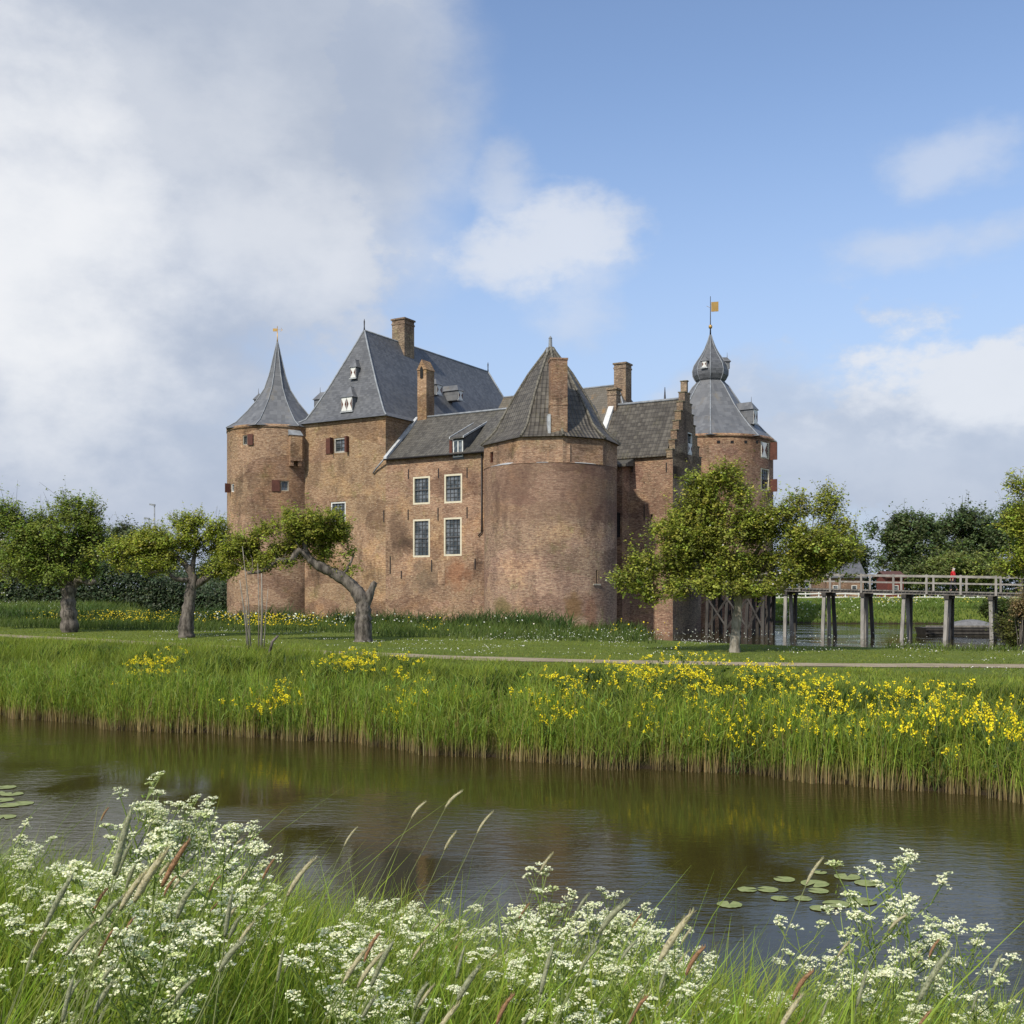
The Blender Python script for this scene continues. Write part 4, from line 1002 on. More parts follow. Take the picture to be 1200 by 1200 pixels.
# ------------------------------------------------------------------ trees
def limb_tube(m, pts, n=8):
    """pts: list of (Vector, radius); smoothed"""
    P, Rr = [], []
    for i in range(len(pts)-1):
        p0 = pts[max(i-1, 0)]; p1 = pts[i]; p2 = pts[i+1]; p3 = pts[min(i+2, len(pts)-1)]
        for k_ in range(5):
            t = k_/5
            P.append(.5*(2*p1[0]+(p2[0]-p0[0])*t+(2*p0[0]-5*p1[0]+4*p2[0]-p3[0])*t*t+(3*p1[0]-p0[0]-3*p2[0]+p3[0])*t**3))
            Rr.append((p1[1]*(1-t)+p2[1]*t)*random.uniform(.86, 1.14))
    P.append(pts[-1][0]); Rr.append(pts[-1][1]); m.tube(P, Rr, n); return P
def crown_mesh(ells, ntw, nl, ls, col, twl=.4, up=.5, thr=-.08, nsc=1.1, blossom=0, core=.0, colv=.22):
    """ells: (centre, (rx,ry,rz)); leafy twigs scattered through the volumes, uneven clumps and gaps"""
    w = np.array([e[1][0]*e[1][1]*e[1][2] for e in ells])**.85; w /= w.sum()
    tw = []; tries = 0
    while len(tw) < ntw and tries < ntw*8:
        tries += 1
        c, r = ells[rng.choice(len(ells), p=w)]
        d = rng.normal(size=3); d /= np.linalg.norm(d)
        rad = rng.uniform(core, 1)**.42*(1 if rng.random() < .8 else rng.uniform(1, 1.22))
        p = np.array(c)+d*np.array(r)*rad*rng.uniform(.85, 1.08)
        if mn.noise(Vector(p*nsc)) < thr: continue
        tw.append((p, d*np.array([1, 1, .7])))
    P = np.array([t[0] for t in tw]); D = np.array([t[1] for t in tw])
    D = D*.6+rng.normal(size=D.shape)*.5+np.array([0, 0, up]); D /= np.linalg.norm(D, axis=1)[:, None]
    L = rng.uniform(.4, 1.25, len(P))*twl; n = len(P); sh_ = rng.random(n) < .07; L = np.where(sh_, L*2.3, L); D = np.where(sh_[:, None], D+np.array([0, 0, .8]), D); D /= np.linalg.norm(D, axis=1)[:, None]
    parts = []
    # leaves
    t = rng.uniform(.1, 1, (n, nl)); pos = P[:, None]+D[:, None]*(L[:, None]*t)[..., None]+rng.normal(size=(n, nl, 3))*ls*.55
    cl = jit(col, n, colv, .07)           # clump tint
    cl = np.repeat(cl, nl, axis=0)*(1+rng.normal(size=(n*nl, 1))*.16)
    # young growth paler towards twig ends
    tt = t.reshape(-1, 1); cl = cl*(1-.28*tt)+cl*np.array([[1.55, 1.25, 1.15]])*(.28*tt+.0)+0
    nrm = np.repeat(D, nl, axis=0)*.4+np.array([0, -.1, .9])
    parts.append(leafquads(pos.reshape(-1, 3), rng.uniform(.7, 1.25, n*nl)*ls, np.clip(cl, .004, .9), nrm))
    # twigs
    e = rng.normal(size=(n, 3)); e = np.cross(e, D); e /= np.linalg.norm(e, axis=1)[:, None]; wd = ls*.09
    V = np.stack([P-D*L[:, None]*.4-e*wd, P-D*L[:, None]*.4+e*wd, P+D*L[:, None]+e*wd*.3, P+D*L[:, None]-e*wd*.3], 1).reshape(-1, 3)
    parts.append((V, np.arange(4*n).reshape(n, 4), np.repeat(jit((.06, .05, .035), n, .2, .05), 4, axis=0)))
    if blossom:
        k_ = rng.integers(0, n*nl, blossom); bp_ = pos.reshape(-1, 3)[k_]+rng.normal(size=(blossom, 3))*ls*.5
        parts.append(leafquads(bp_, ls*.75, jit((.72, .70, .64), blossom, .08, .03), None, .9))
    return merge(parts), P
def tree(name, base, limbs, ells, label, cat='tree', group=None, ntw=1500, nl=9, ls=.1, col=(.10, .15, .03), bark=BARK, branches=26, origin=None, **kw):
    root = empty(name, base); tag(root, label, cat, group)
    m = M(); nodesP = []
    for lm in limbs: nodesP += limb_tube(m, lm)[3:]
    (V, Q, C), TP = crown_mesh(ells, ntw, nl, ls, col, **kw)
    rr_ = limbs[0][-1][1]
    for k_ in range(branches):
        tgt = Vector(TP[rng.integers(0, len(TP))]); s = min(nodesP, key=lambda q: (q-tgt).length+random.uniform(0, .8)+max(0, base[2]+1.2-q.z)*3)
        mid = (s+tgt)/2+Vector((random.uniform(-.25, .25), random.uniform(-.25, .25), random.uniform(-.1, .35)))*(tgt-s).length*.5
        r0 = max(.02, rr_*.38)*random.uniform(.5, 1); limb_tube(m, [(s, r0), (mid, r0*.65), (tgt, r0*.25)], 5)
    m.build('trunk', bark, root)
    npmesh('crown', V, Q, C, VEG, root, base)
    return root
def T(Y, lst): return [(pt(x, y, Y+dy)+Vector((0, 0, 0)), r) for x, y, r, dy in lst]
def EL(Y, lst): return [(tuple(pt(x, y, Y+dy)), (rx/F*Y, (rd if rd else max(rx, ry)*.8)/F*Y, ry/F*Y)) for x, y, rx, ry, dy, rd in lst]
APG = 'old apple trees on the lawn before the castle'

Y0 = 43.5; b0 = pt(426, 752.5, Y0); b0.z = gz1(b0.x, b0.y)-.05
tree('apple_tree', b0, [
    [(b0, .40)]+T(Y0, [(425.5, 735, .345, 0), (426, 718, .33, 0), (424, 703, .30, 0), (413, 687, .25, 0), (397, 675, .23, 0), (379, 666, .20, -.1), (364, 656, .17, -.2), (358, 643, .13, -.2), (357, 622, .07, 0)]),
    T(Y0, [(427, 712, .24, 0), (433, 697, .17, 0), (437.5, 686, .13, 0), (440, 682, .11, 0)]),
    T(Y0, [(363, 655, .15, -.2), (350, 645, .13, -.4), (341, 657, .12, -.5), (325, 657, .10, -.6), (308, 669, .08, -.7), (290, 672, .05, -.7)]),
    T(Y0, [(357, 640, .08, 0), (372, 618, .06, .3), (388, 605, .04, .5)]), T(Y0, [(400, 677, .09, 0), (408, 665, .06, .2), (415, 650, .03, .3)])],
    EL(Y0, [(365, 618, 38, 20, 0, 0), (388, 622, 24, 24, .3, 0), (340, 628, 34, 22, .1, 0), (310, 640, 30, 22, 0, 0), (286, 648, 24, 22, 0, 0), (402, 640, 12, 22, .3, 16), (372, 650, 26, 12, .4, 0), (402, 667, 16, 9, .1, 12), (318, 662, 26, 8, -.5, 0), (270, 655, 14, 14, 0, 0), (355, 605, 20, 10, 0, 0)]),
    'gnarled apple tree with a sharply bent limb and sawn stub before the hall', 'apple tree', APG, ntw=2600, nl=10, ls=.115, col=(.26, .30, .05), twl=.36, branches=22, thr=-.02, nsc=1.3)
Y0 = 47.3; b0 = pt(219, 747.5, Y0); b0.z = gz1(b0.x, b0.y)-.05
tree('apple_tree', b0, [
    [(b0, .40)]+T(Y0, [(218, 735, .34, 0), (221, 712, .29, 0), (224, 690, .26, 0), (226, 680, .22, 0), (222, 668, .17, 0), (210, 655, .12, 0), (192, 648, .08, 0), (172, 650, .05, 0)]),
    T(Y0, [(226, 688, .18, 0), (238, 680, .15, 0), (248, 673, .10, -.3), (262, 652, .05, -.3)]), T(Y0, [(224, 680, .12, 0), (205, 678, .10, -.4), (192, 668, .08, -.5), (175, 672, .05, -.6)]),
    T(Y0, [(225, 672, .12, 0), (228, 650, .08, .2), (235, 630, .04, .2)])],
    EL(Y0, [(225, 628, 32, 17, 0, 0), (190, 635, 30, 14, 0, 0), (158, 645, 32, 16, 0, 0), (250, 640, 24, 26, 0, 0), (130, 652, 20, 9, 0, 0), (180, 664, 30, 9, -.4, 0), (262, 660, 18, 22, 0, 0), (148, 664, 16, 9, 0, 0), (215, 612, 18, 8, 0, 0), (205, 648, 26, 14, .3, 0), (238, 618, 26, 14, 0, 0), (175, 640, 30, 14, 0, 0), (250, 668, 16, 14, 0, 0)]),
    'spreading low apple tree with a leaning trunk, second of the row at left', 'apple tree', APG, ntw=2900, nl=10, ls=.115, col=(.29, .34, .055), twl=.42, up=.75, branches=30, thr=-.16, nsc=1.2, blossom=400)
Y0 = 52.9; b0 = pt(82, 741.5, Y0); b0.z = gz1(b0.x, b0.y)-.05
tree('apple_tree', b0, [
    [(b0, .48)]+T(Y0, [(81, 725, .42, 0), (80, 705, .40, 0), (80, 690, .38, 0), (70, 672, .22, 0), (58, 650, .12, 0), (48, 625, .05, 0)]),
    T(Y0, [(81, 695, .26, 0), (92, 680, .2, 0), (105, 683, .15, -.4), (112, 680, .1, -.4)]), T(Y0, [(80, 693, .24, 0), (84, 660, .14, .4), (90, 615, .05, .4)])],
    EL(Y0, [(78, 632, 40, 34, 0, 0), (38, 632, 34, 30, 0, 0), (105, 640, 20, 34, 0, 0), (62, 668, 48, 20, 0, 0), (20, 660, 24, 26, 0, 0), (100, 668, 22, 16, 0, 0), (82, 592, 13, 14, 0, 0), (105, 602, 13, 14, 0, 0), (8, 612, 20, 22, 0, 0)]),
    'dense round-crowned apple tree with a thick dark trunk near the left edge', 'apple tree', APG, ntw=4600, nl=10, ls=.13, col=(.22, .29, .06), twl=.55, up=.9, branches=20, thr=-.15, nsc=.9)
Y0 = 36.3; b0 = pt(861, 765, Y0); b0.z = gz1(b0.x, b0.y)-.05
tree('apple_tree', b0, [
    [(b0, .22)]+T(Y0, [(861, 755, .175, 0), (863, 730, .16, 0), (865, 708, .15, 0), (864, 695, .14, 0), (856, 670, .11, 0), (845, 640, .08, 0), (850, 600, .05, 0), (858, 570, .02, 0)]),
    T(Y0, [(866, 699, .11, 0), (885, 697, .095, 0), (908, 692, .09, 0), (922, 684, .08, .2), (938, 655, .06, .3), (952, 620, .04, .3)]),
    T(Y0, [(862, 697, .09, 0), (842, 684, .07, .1), (815, 672, .05, .2), (785, 668, .03, .2)]), T(Y0, [(860, 685, .10, 0), (885, 650, .07, .8), (905, 615, .04, 1)])],
    EL(Y0, [(855, 582, 38, 30, 0, 0), (825, 600, 30, 28, 0, 0), (800, 635, 42, 28, 0, 0), (770, 655, 32, 24, 0, 0), (745, 680, 26, 15, 0, 0), (860, 635, 48, 38, 0, 0), (895, 610, 34, 34, 0, 0), (830, 672, 48, 22, 0, 0), (888, 668, 40, 22, 0, 0), (765, 700, 11, 11, 0, 0), (930, 630, 30, 34, .5, 0), (962, 618, 32, 32, .5, 0), (985, 640, 22, 28, .5, 0), (960, 662, 34, 20, .5, 0), (975, 585, 16, 16, .5, 0), (935, 590, 10, 12, .5, 0), (850, 556, 26, 10, 0, 0), (918, 682, 18, 12, .3, 0), (800, 688, 40, 12, -.6, 0), (850, 690, 30, 9, -.8, 0), (890, 688, 30, 9, -.8, 0), (940, 672, 34, 16, -.6, 0), (985, 662, 24, 18, 0, 0), (955, 640, 40, 30, -.4, 0), (825, 565, 24, 14, 0, 0), (805, 605, 24, 24, 0, 0)]),
    'broad leafy apple tree with a thin pale trunk covering the bridge end', 'apple tree', APG, ntw=9000, nl=10, ls=.105, col=(.27, .31, .056), twl=.36, up=.5, bark=BARKP, branches=34, thr=-.08, nsc=1.25, blossom=450, colv=.28)
Y0 = 36.0; b0 = pt(1238, 766, Y0); b0.z = gz1(b0.x, b0.y)-.05
tree('apple_tree', b0, [
    [(b0, .22)]+T(Y0, [(1238, 735, .18, 0), (1235, 700, .15, 0), (1232, 660, .09, 0), (1225, 610, .04, 0)]), T(Y0, [(1236, 700, .1, 0), (1210, 672, .06, 0), (1185, 665, .04, 0)])],
    EL(Y0, [(1225, 610, 34, 45, 0, 0), (1215, 655, 40, 26, 0, 0), (1265, 640, 40, 50, 0, 0), (1180, 660, 20, 12, 0, 0), (1200, 572, 14, 18, 0, 0), (1192, 615, 14, 16, 0, 0)]),
    'apple tree cut off by the right edge, its branches hanging over the bridge', 'apple tree', APG, ntw=4200, nl=10, ls=.105, col=(.29, .34, .055), twl=.42, up=.6, bark=BARKP, branches=22, thr=.0, nsc=1.2)
Y0 = 56.0; b0 = pt(-18, 735, Y0); b0.z = gz1(b0.x, b0.y)-.05
tree('apple_tree', b0, [
    [(b0, .22)]+T(Y0, [(-18, 715, .2, 0), (-17, 695, .17, 0), (-14, 660, .09, 0), (-10, 630, .04, 0)])],
    EL(Y0, [(-10, 640, 30, 34, 0, 0), (5, 668, 22, 22, 0, 0), (-30, 660, 26, 26, 0, 0), (0, 615, 16, 16, 0, 0)]),
    'apple tree in white blossom cut off by the left edge', 'apple tree', APG, ntw=1500, nl=9, ls=.14, col=(.19, .25, .04), twl=.42, up=.5, branches=12, thr=-.02, blossom=3500)
# small far orchard tree at left edge
# background trees
def bgtree(px, py, rx, ry, Y, label, col, ntw=1500, ls=.55, basey=None, group='tall trees beyond the far bank', sub=9, thr=-.05, name='tree', tr=.35):
    g0 = pt(px, 690, Y); gb = gz1(g0.x, Y)
    base = Vector((g0.x, Y, gb-.1)); cz = pt(px, py, Y)
    lst = [(px, py, rx*.72, ry*.8, 0, 0)]
    rs = random.Random(int(px*7+Y))
    for k_ in range(sub):
        t = rs.uniform(0, 2*math.pi); lst.append((px+rx*.66*math.cos(t), py+ry*.6*math.sin(t), rx*rs.uniform(.25, .42), ry*rs.uniform(.25, .4), rs.uniform(-1, 1)*rx/F*Y*.4, 0))
    top = pt(px, py-ry*.4, Y)
    return tree(name, base, [[(base, tr), (Vector((g0.x+.2, Y, (gb+cz.z)/2)), tr*.75), (Vector((g0.x, Y, cz.z)), tr*.5), (top, tr*.2)]], EL(Y, lst), label, 'tree', group, ntw=ntw, nl=9, ls=ls, col=col, twl=ls*3.0, up=.3, branches=14, thr=thr, nsc=.28, colv=.25)
DG = (.115, .165, .065)
bgtree(1062, 640, 46, 48, 185, 'dark green oak with a lobed crown left of the pair beyond the bridge', DG, 2300)
bgtree(1138, 636, 50, 47, 190, 'dark green oak with a wide crown behind the red-coated person', (.11, .16, .07), 3000)
bgtree(1196, 632, 34, 46, 182, 'dark green oak rising behind the branches at the right edge', (.105, .16, .065), 1800)
bgtree(1000, 655, 18, 32, 195, 'narrow dark tree rising behind the slate-roofed house', (.08, .12, .055), 900)
bgtree(1137, 668, 44, 24, 162, 'pale green willow bush behind the bridge railing', (.20, .25, .07), 1800, .45, thr=-.15)
bgtree(1090, 676, 22, 14, 158, 'low mid green bush left of the pale willow', (.15, .19, .06), 700, .4)
bgtree(950, 660, 30, 24, 190, 'dark tree hidden behind the broad apple tree and gatehouse end', DG, 800)
bgtree(1245, 640, 50, 50, 186, 'dark oak just beyond the right edge', DG, 1200)
bgtree(150, 640, 28, 24, 140, 'hazy grey green tree rising above the hedge between the orchard trees', (.11, .15, .075), 1400, .42)
bgtree(110, 655, 30, 22, 146, 'grey green tree above the hedge behind the round-crowned apple tree', (.10, .14, .066), 900, .42)
bgtree(200, 655, 30, 20, 150, 'grey green tree above the hedge behind the spreading apple tree', (.10, .14, .066), 900, .42)
bgtree(30, 655, 36, 24, 150, 'grey green tree above the hedge near the left edge', (.10, .14, .066), 900, .42)
bgtree(-30, 650, 36, 28, 148, 'grey green tree above the hedge beyond the left edge', (.10, .14, .066), 700, .42)
bgtree(252, 665, 24, 20, 155, 'grey green tree above the hedge beside the left tower', (.10, .14, .066), 700, .42)
# woodland hedge behind, as one mass
def mass(name, x0, x1, Y, h, n, col, label, ls=.5, dep=5, cat='hedge'):
    X = rng.uniform(x0, x1, n); Yv = Y+rng.uniform(0, dep, n)
    top = h*(.82+.12*np.sin(X*.35)+.10*np.sin(X*.93+2)+.06*np.sin(X*2.3))
    Z = gz(X, Yv)+rng.uniform(0, 1, n)**.8*top
    Pp = np.stack([X, Yv, Z], 1)
    o = npmesh(name, *leafquads(Pp, rng.uniform(.6, 1.3, n)*ls, jit(col, n, .3, .08), np.array([0, -.6, .7])), VEG)
    return tag(o, label, cat, kind='stuff')
mass('woodland', -95, -31, 128, 6.6, 75000, (.075, .105, .055), 'dark continuous hedge of shrubs closing the meadow at left', .38)
mass('woodland', 28, 120, 196, 5.2, 16000, (.062, .10, .044), 'dark belt of undergrowth beneath the tall trees at right', .6)
mass('woodland', -260, -90, 160, 9, 9000, (.065, .10, .05), 'far wood beyond the meadow out at the left', 1.0, 14)
mass('woodland', 118, 300, 190, 10, 9000, (.065, .10, .05), 'far wood beyond the paddock out at the right', 1.0, 14)
mass('woodland', -32, 30, 215, 8, 9000, (.065, .10, .05), 'far wood behind the castle', 1.0, 14)

# bush at right edge, low scrub
def shrub(name, px, py, rx, ry, Y, col, label, n=700, ls=.1, twl=.5, up=1.0, stems=8, bl=0):
    c = pt(px, py, Y); gb = gz1(c.x, Y); root = empty(name, (c.x, Y, gb)); tag(root, label, 'shrub')
    (V, Q, C), TP = crown_mesh(EL(Y, [(px, py, rx, ry, 0, 0), (px-rx*.4, py+ry*.4, rx*.6, ry*.6, 0, 0)]), n, 8, ls, col, twl=twl, up=up, thr=-.2, blossom=bl)
    m = M()
    for k_ in range(stems):
        t = Vector(TP[rng.integers(0, len(TP))]); m.tube([Vector((c.x+random.uniform(-.2, .2), Y+random.uniform(-.2, .2), gb-.1)), (Vector((c.x, Y, gb))+t)/2+Vector((random.uniform(-.1, .1), 0, .1)), t], [.03, .02, .01], 5)
    m.build('stems', BARK, root); npmesh('foliage', V, Q, C, VEG, root, (c.x, Y, gb)); return root
shrub('shrub', 1192, 738, 24, 24, 43, (.13, .15, .04), 'loose feathery olive green shrub on the moat bank at the right edge', 900, .10, .6, 1.3)
shrub('shrub', 1198, 712, 12, 14, 42, (.26, .21, .11), 'rusty pink flowering shrub top at the right edge', 350, .09, .35, 1.3)
shrub('shrub', 1175, 714, 24, 8, 110, (.06, .09, .02), 'low dark bush on the far moat bank behind the bridge piles', 500, .3, .8, .5)

# bare saplings
SG = 'bare pale saplings on the bank top'
def sapling(px, Y, stems, label):
    bx = pt(px, 700, Y); g0 = gz1(bx.x, Y); m = M()
    for (x0, x1, x2, yt, r) in stems:
        m.tube([Vector((pt(x0, 700, Y).x, Y, g0-.05)), Vector((pt(x1, 700, Y).x, Y, (g0+pt(0, yt, Y).z)/2)), pt(x2, yt, Y)], [r, r*.75, r*.35], 6)
    tag(m.build('sapling', BARKP, None, (bx.x, Y, g0)), label, 'sapling', SG)
sapling(306, 36, [(306, 307, 306.5, 672, .055), (303, 303.5, 302, 660, .03), (309, 311, 314, 690, .025)], 'straightest pale bare sapling, right one of the pair before the left tower')
sapling(291, 36, [(292, 287, 281, 680, .045), (294, 291, 284, 640, .03), (296, 290, 288, 700, .025), (289, 288, 289, 690, .02)], 'leaning pale bare sapling with several stems, left one of the pair')
q = M(); b_ = pt(313, 767, 33); q.tube([Vector((b_.x, 33, gz1(b_.x, 33)-.05)), pt(319, 752, 33), pt(326, 745, 33)], [.06, .05, .035], 6)
tag(q.build('broken_stake', BARK, None, (b_.x, 33, gz1(b_.x, 33))), 'short crooked dead stake leaning on the bank beside the saplings', 'stake')

# ------------------------------------------------------------------ grasses
def scatter(n, a0, a1, b0, b1):
    a = rng.uniform(a0, a1, n); b = rng.uniform(b0, b1, n)
    return a*.894+b*.447, -a*.447+b*.894
def infov(X, Y, m=.12): return (Y > .8) & (np.abs(X/np.maximum(Y, .1)) < .4894+m+1.2/np.maximum(Y, 1))
def patch(X, Y, s, o=0): return np.array([mn.noise(Vector((x*s+o, y*s-o, o))) for x, y in zip(X, Y)])
def grass(n, a0, a1, b0, b1, h, w, cb, ct, name, label, lean=.35, hv=.35, filt=None, lv=4, wind=(.10, .0), curl=.35, clump=.8, cat='grass', var=.2, dens=-.9, clh=.35):
    X, Y = scatter(n, a0, a1, b0, b1); k_ = infov(X, Y)
    if filt is not None: k_ &= filt(X, Y)
    X, Y = X[k_], Y[k_]; pn = patch(X, Y, clump, 3); k_ = pn > dens; X, Y, pn = X[k_], Y[k_], pn[k_]
    Z = gz(X, Y); n = len(X)
    H = h*(1+rng.normal(size=n)*hv*.5)*(1+pn*clh); H = np.clip(H, .25*h, 2*h)
    if name.startswith('bank'): H = H*(1-(.80-.40*sstep(-X, 1, 6))*sstep(ab(X, Y)[1], 24.0, 27.2))
    ln = rng.normal(size=(n, 2))*lean+np.array(wind)
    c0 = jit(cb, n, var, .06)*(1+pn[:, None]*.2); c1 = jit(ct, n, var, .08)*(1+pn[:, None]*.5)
    o = npmesh(name, *blades(np.stack([X, Y, Z-.03], 1), H, w*rng.uniform(.6, 1.4, n), ln, c0, c1, curl, lv), VEG)
    return tag(o, label, cat, kind='stuff')
# far bank: reeds at the waterline with straw feet, then tall grass up the slope
def reedf(X, Y):
    a, b = ab(X, Y); w = .28*np.sin(a*.55+1)+.18*np.sin(a*1.37)+.10*np.sin(a*3.1+2)
    return (b+w > 20.75) & (b+w < 22.3)
def reeds():
    X, Y = scatter(60000, -50, 22, 20.2, 23); k_ = infov(X, Y) & reedf(X, Y); X, Y = X[k_], Y[k_]
    pn = patch(X, Y, 1.1, 5); p2 = patch(X, Y, 3.1, 9); k_ = p2 > -.32; X, Y, pn = X[k_], Y[k_], pn[k_]; n = len(X)
    H = np.clip(1.0+.38*pn+.2*p2[k_]+rng.normal(size=n)*.18, .35, 1.75); B = np.stack([X, Y, np.maximum(gz(X, Y), -.05)-.05], 1)
    ln = rng.normal(size=(n, 2))*.12+np.array((.04, 0))
    lv = 5; V, Q, C = blades(B, H, .016*rng.uniform(.6, 1.3, n), ln, jit((.30, .23, .115), n, .25, .06), jit((.27, .34, .05), n, .25, .08), .1, lv)
    C = C.reshape(n, lv*2, 3); straw = C[:, 0:1]; green = C[:, -1:]
    t = np.repeat(np.linspace(0, 1, lv), 2)[None, :, None]; k2 = np.clip((t-.22)/.3, 0, 1)
    k2 = k2*(rng.random(n) > .09)[:, None, None]          # some of last year's dead stems
    C = (straw*(1-k2)+green*k2).reshape(-1, 3)
    C = C*np.repeat(np.clip(1+.45*pn+.25*patch(X, Y, .5, 21), .5, 1.6), lv*2)[:, None]
    # drooping side leaves
    m_ = n//1; idx = rng.integers(0, n, m_); hh = H[idx]*rng.uniform(.35, .9, m_)
    B2 = B[idx]+np.stack([ln[idx, 0]*hh*.4, ln[idx, 1]*hh*.4, hh], 1)
    W = blades(B2, rng.uniform(.18, .42, m_), .022, rng.normal(size=(m_, 2))*.75, jit((.13, .21, .035), m_, .2, .08), jit((.31, .39, .065), m_, .25, .08), 1.2, 4)
    tag(npmesh('reeds', *merge([(V, Q, C), W]), VEG), 'band of young green reeds with straw coloured feet along the far waterline', 'reeds', kind='stuff')
reeds()
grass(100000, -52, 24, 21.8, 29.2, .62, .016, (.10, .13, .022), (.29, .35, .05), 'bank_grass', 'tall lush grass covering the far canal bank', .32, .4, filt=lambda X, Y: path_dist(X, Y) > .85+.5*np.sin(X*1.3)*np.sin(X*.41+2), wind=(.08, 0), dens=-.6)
grass(26000, -52, 24, 22.2, 27.2, .55, .05, (.042, .07, .015), (.075, .12, .026), 'bank_herbs', 'darker broad-leaved nettles and herbs in patches on the far canal bank', .45, .4, clump=.5, dens=-.06, curl=.9, var=.3)
# lawn: short turf
grass(90000, -60, 30, 27.0, 41, .075, .025, (.11, .145, .024), (.25, .29, .05), 'lawn_grass', 'short mown turf of the lawn around the path', .5, .4, filt=lambda X, Y: path_dist(X, Y) > .66, lv=3, clh=.8)
# verge at far side of lawn, meadow at left, moat bank
def notwater(X, Y): return gz(X, Y) > .03
grass(60000, -75, 45, 40, 58, .50, .03, (.055, .085, .02), (.14, .19, .04), 'verge_grass', 'rough grass and nettles between the lawn and the moat', .35, .5, filt=lambda X, Y: notwater(X, Y) & (gz(X, Y) < 1.62) & (poly_sd(X, Y, MOAT) < 16) & (X < 6+Y*0), lv=3, dens=-.7)
grass(30000, -5, 45, 40, 58, .26, .03, (.065, .095, .02), (.16, .21, .042), 'verge_grass', 'low grass sloping from the lawn to the moat under the bridge', .35, .5, filt=lambda X, Y: notwater(X, Y) & (X > 5.5), lv=3, dens=-.7)
grass(50000, -110, -14, 58, 125, .75, .07, (.07, .11, .028), (.16, .21, .05), 'meadow_grass', 'tall pale meadow grass beyond the orchard at left', .3, .4, filt=lambda X, Y: notwater(X, Y) & (X < -.2*Y), lv=3, dens=-.8)
grass(60000, -75, 12, 46, 66, 1.0, .06, (.035, .06, .016), (.075, .12, .028), 'rough_herbs', 'dark nettles and rank herbs on the moat bank before the castle foot', .4, .4, filt=lambda X, Y: notwater(X, Y) & (poly_sd(X, Y, MOAT) > .3) & (poly_sd(X, Y, MOAT) < 7) & (X < 3+Y*0), lv=3, dens=-.15, clump=.35, curl=.8, var=.3, clh=.8)
def bermf(X, Y): return (poly_sd(X, Y, BERM) < .6) & (gz(X, Y) > -.1)
bx0 = rng.uniform(-38, 14, 60000); by0 = rng.uniform(70, 112, 60000); kk = bermf(bx0, by0); bx0, by0 = bx0[kk], by0[kk]
pn = patch(bx0, by0, .35, 2); nB = len(bx0)
tag(npmesh('berm_plants', *blades(np.stack([bx0, by0, gz(bx0, by0)-.05], 1), np.clip(.95+.6*pn+rng.normal(size=nB)*.2, .2, 2.0), .07, rng.normal(size=(nB, 2))*.35, jit((.045, .075, .018), nB, .2, .06), jit((.10, .15, .035), nB, .25, .08), .5, 3), VEG), 'rank green nettles and grass growing along the foot of the castle walls', 'plants', kind='stuff')
X = rng.uniform(20, 110, 60000); Y = rng.uniform(112, 146, 60000); kk = notwater(X, Y); X, Y = X[kk], Y[kk]; n = len(X); pn = patch(X, Y, .15, 4)
tag(npmesh('far_bank_grass', *blades(np.stack([X, Y, gz(X, Y)-.05], 1), np.clip(.45+.3*pn+rng.normal(size=n)*.1, .1, 1.2), .11, rng.normal(size=(n, 2))*.4, jit((.09, .14, .028), n, .2, .06), jit((.18, .25, .05), n, .2, .08)*(1+.4*pn[:, None]), .4, 3), VEG), 'rough grass on the sloping far bank beyond the bridge', 'grass', kind='stuff')

# flowers as drifts too small to tell apart
def drift(name, spots, n, size, col, label, h=(.3, .7), cat='flowers'):
    P_ = []
    tot = sum(s[4] for s in spots)
    for (x, Y, rx, ry, w) in spots:
        k_ = int(n*w/tot); xx = x+rng.normal(size=k_)*rx; yy = Y+rng.normal(size=k_)*ry; zz = gz(xx, yy)
        ok = zz > .02; xx, yy, zz = xx[ok], yy[ok], zz[ok]
        P_.append(np.stack([xx, yy, zz+rng.uniform(h[0], h[1], len(xx))], 1))
    P_ = np.concatenate(P_); n = len(P_)
    o = npmesh(name, *leafquads(P_, rng.uniform(.6, 1.3, n)*size, jit(col, n, .12, .04), np.array([0, -.4, .8]), .9), PETAL)
    return tag(o, label, cat, kind='stuff')
def gxy(px, py, z=1.6): Y = (CZ-z)*F/(py-HZ); return (px-600)/F*Y, Y
YEL = (.68, .53, .03); WHT = (.66, .68, .58)
sp = []
for px, py, w in ((60, 733, 1), (100, 735, 2), (130, 734, 3), (160, 735, 3), (190, 737, 2), (205, 738, 2), (248, 738, 1.5), (300, 741, 3), (320, 741, 3), (335, 742, 2), (358, 744, 2), (503, 748, .8), (745, 752, .5)):
    x, Y = gxy(px, py, 1.55); sp.append((x, Y, .9, .8, w))
drift('mustard_drift', sp, 1500, .075, YEL, 'drift of yellow mustard flowering behind the orchard trunks', (.35, .95))
sp = []
for px, py, w in ((10, 716, 1), (60, 716, 1), (100, 716, 1), (140, 716, 1), (180, 716, 1), (220, 716, 1), (255, 717, 1)):
    x, Y = gxy(px, py, 1.6); sp.append((x, Y, 3, 5, w))
for px, py, w in ((240, 738, 1.2), (265, 738, 1), (360, 742, 1), (345, 740, .7), (395, 744, .8), (412, 744, .6), (470, 746, .7), (585, 750, .4)):
    x, Y = gxy(px, py, 1.5); sp.append((x, Y, .9, .8, w*.5))
drift('parsley_drift', sp, 620, .09, WHT, 'drifts of white cow parsley in the meadow and along the verge', (.5, 1.0))
sp = []
for px in range(600, 1220, 22):
    x, Y = gxy(px, 758, 1.5); sp.append((x, Y, 1.2, 1.0, 1))
sp += [(9.2, 48, .8, .8, 4), (9.9, 50, .7, .7, 3)]
for px in (925, 940, 1010, 1060, 1075, 1080, 1120, 1150):
    x, Y = gxy(px, 762, .5); sp.append((x, Y, .5, .6, 2))
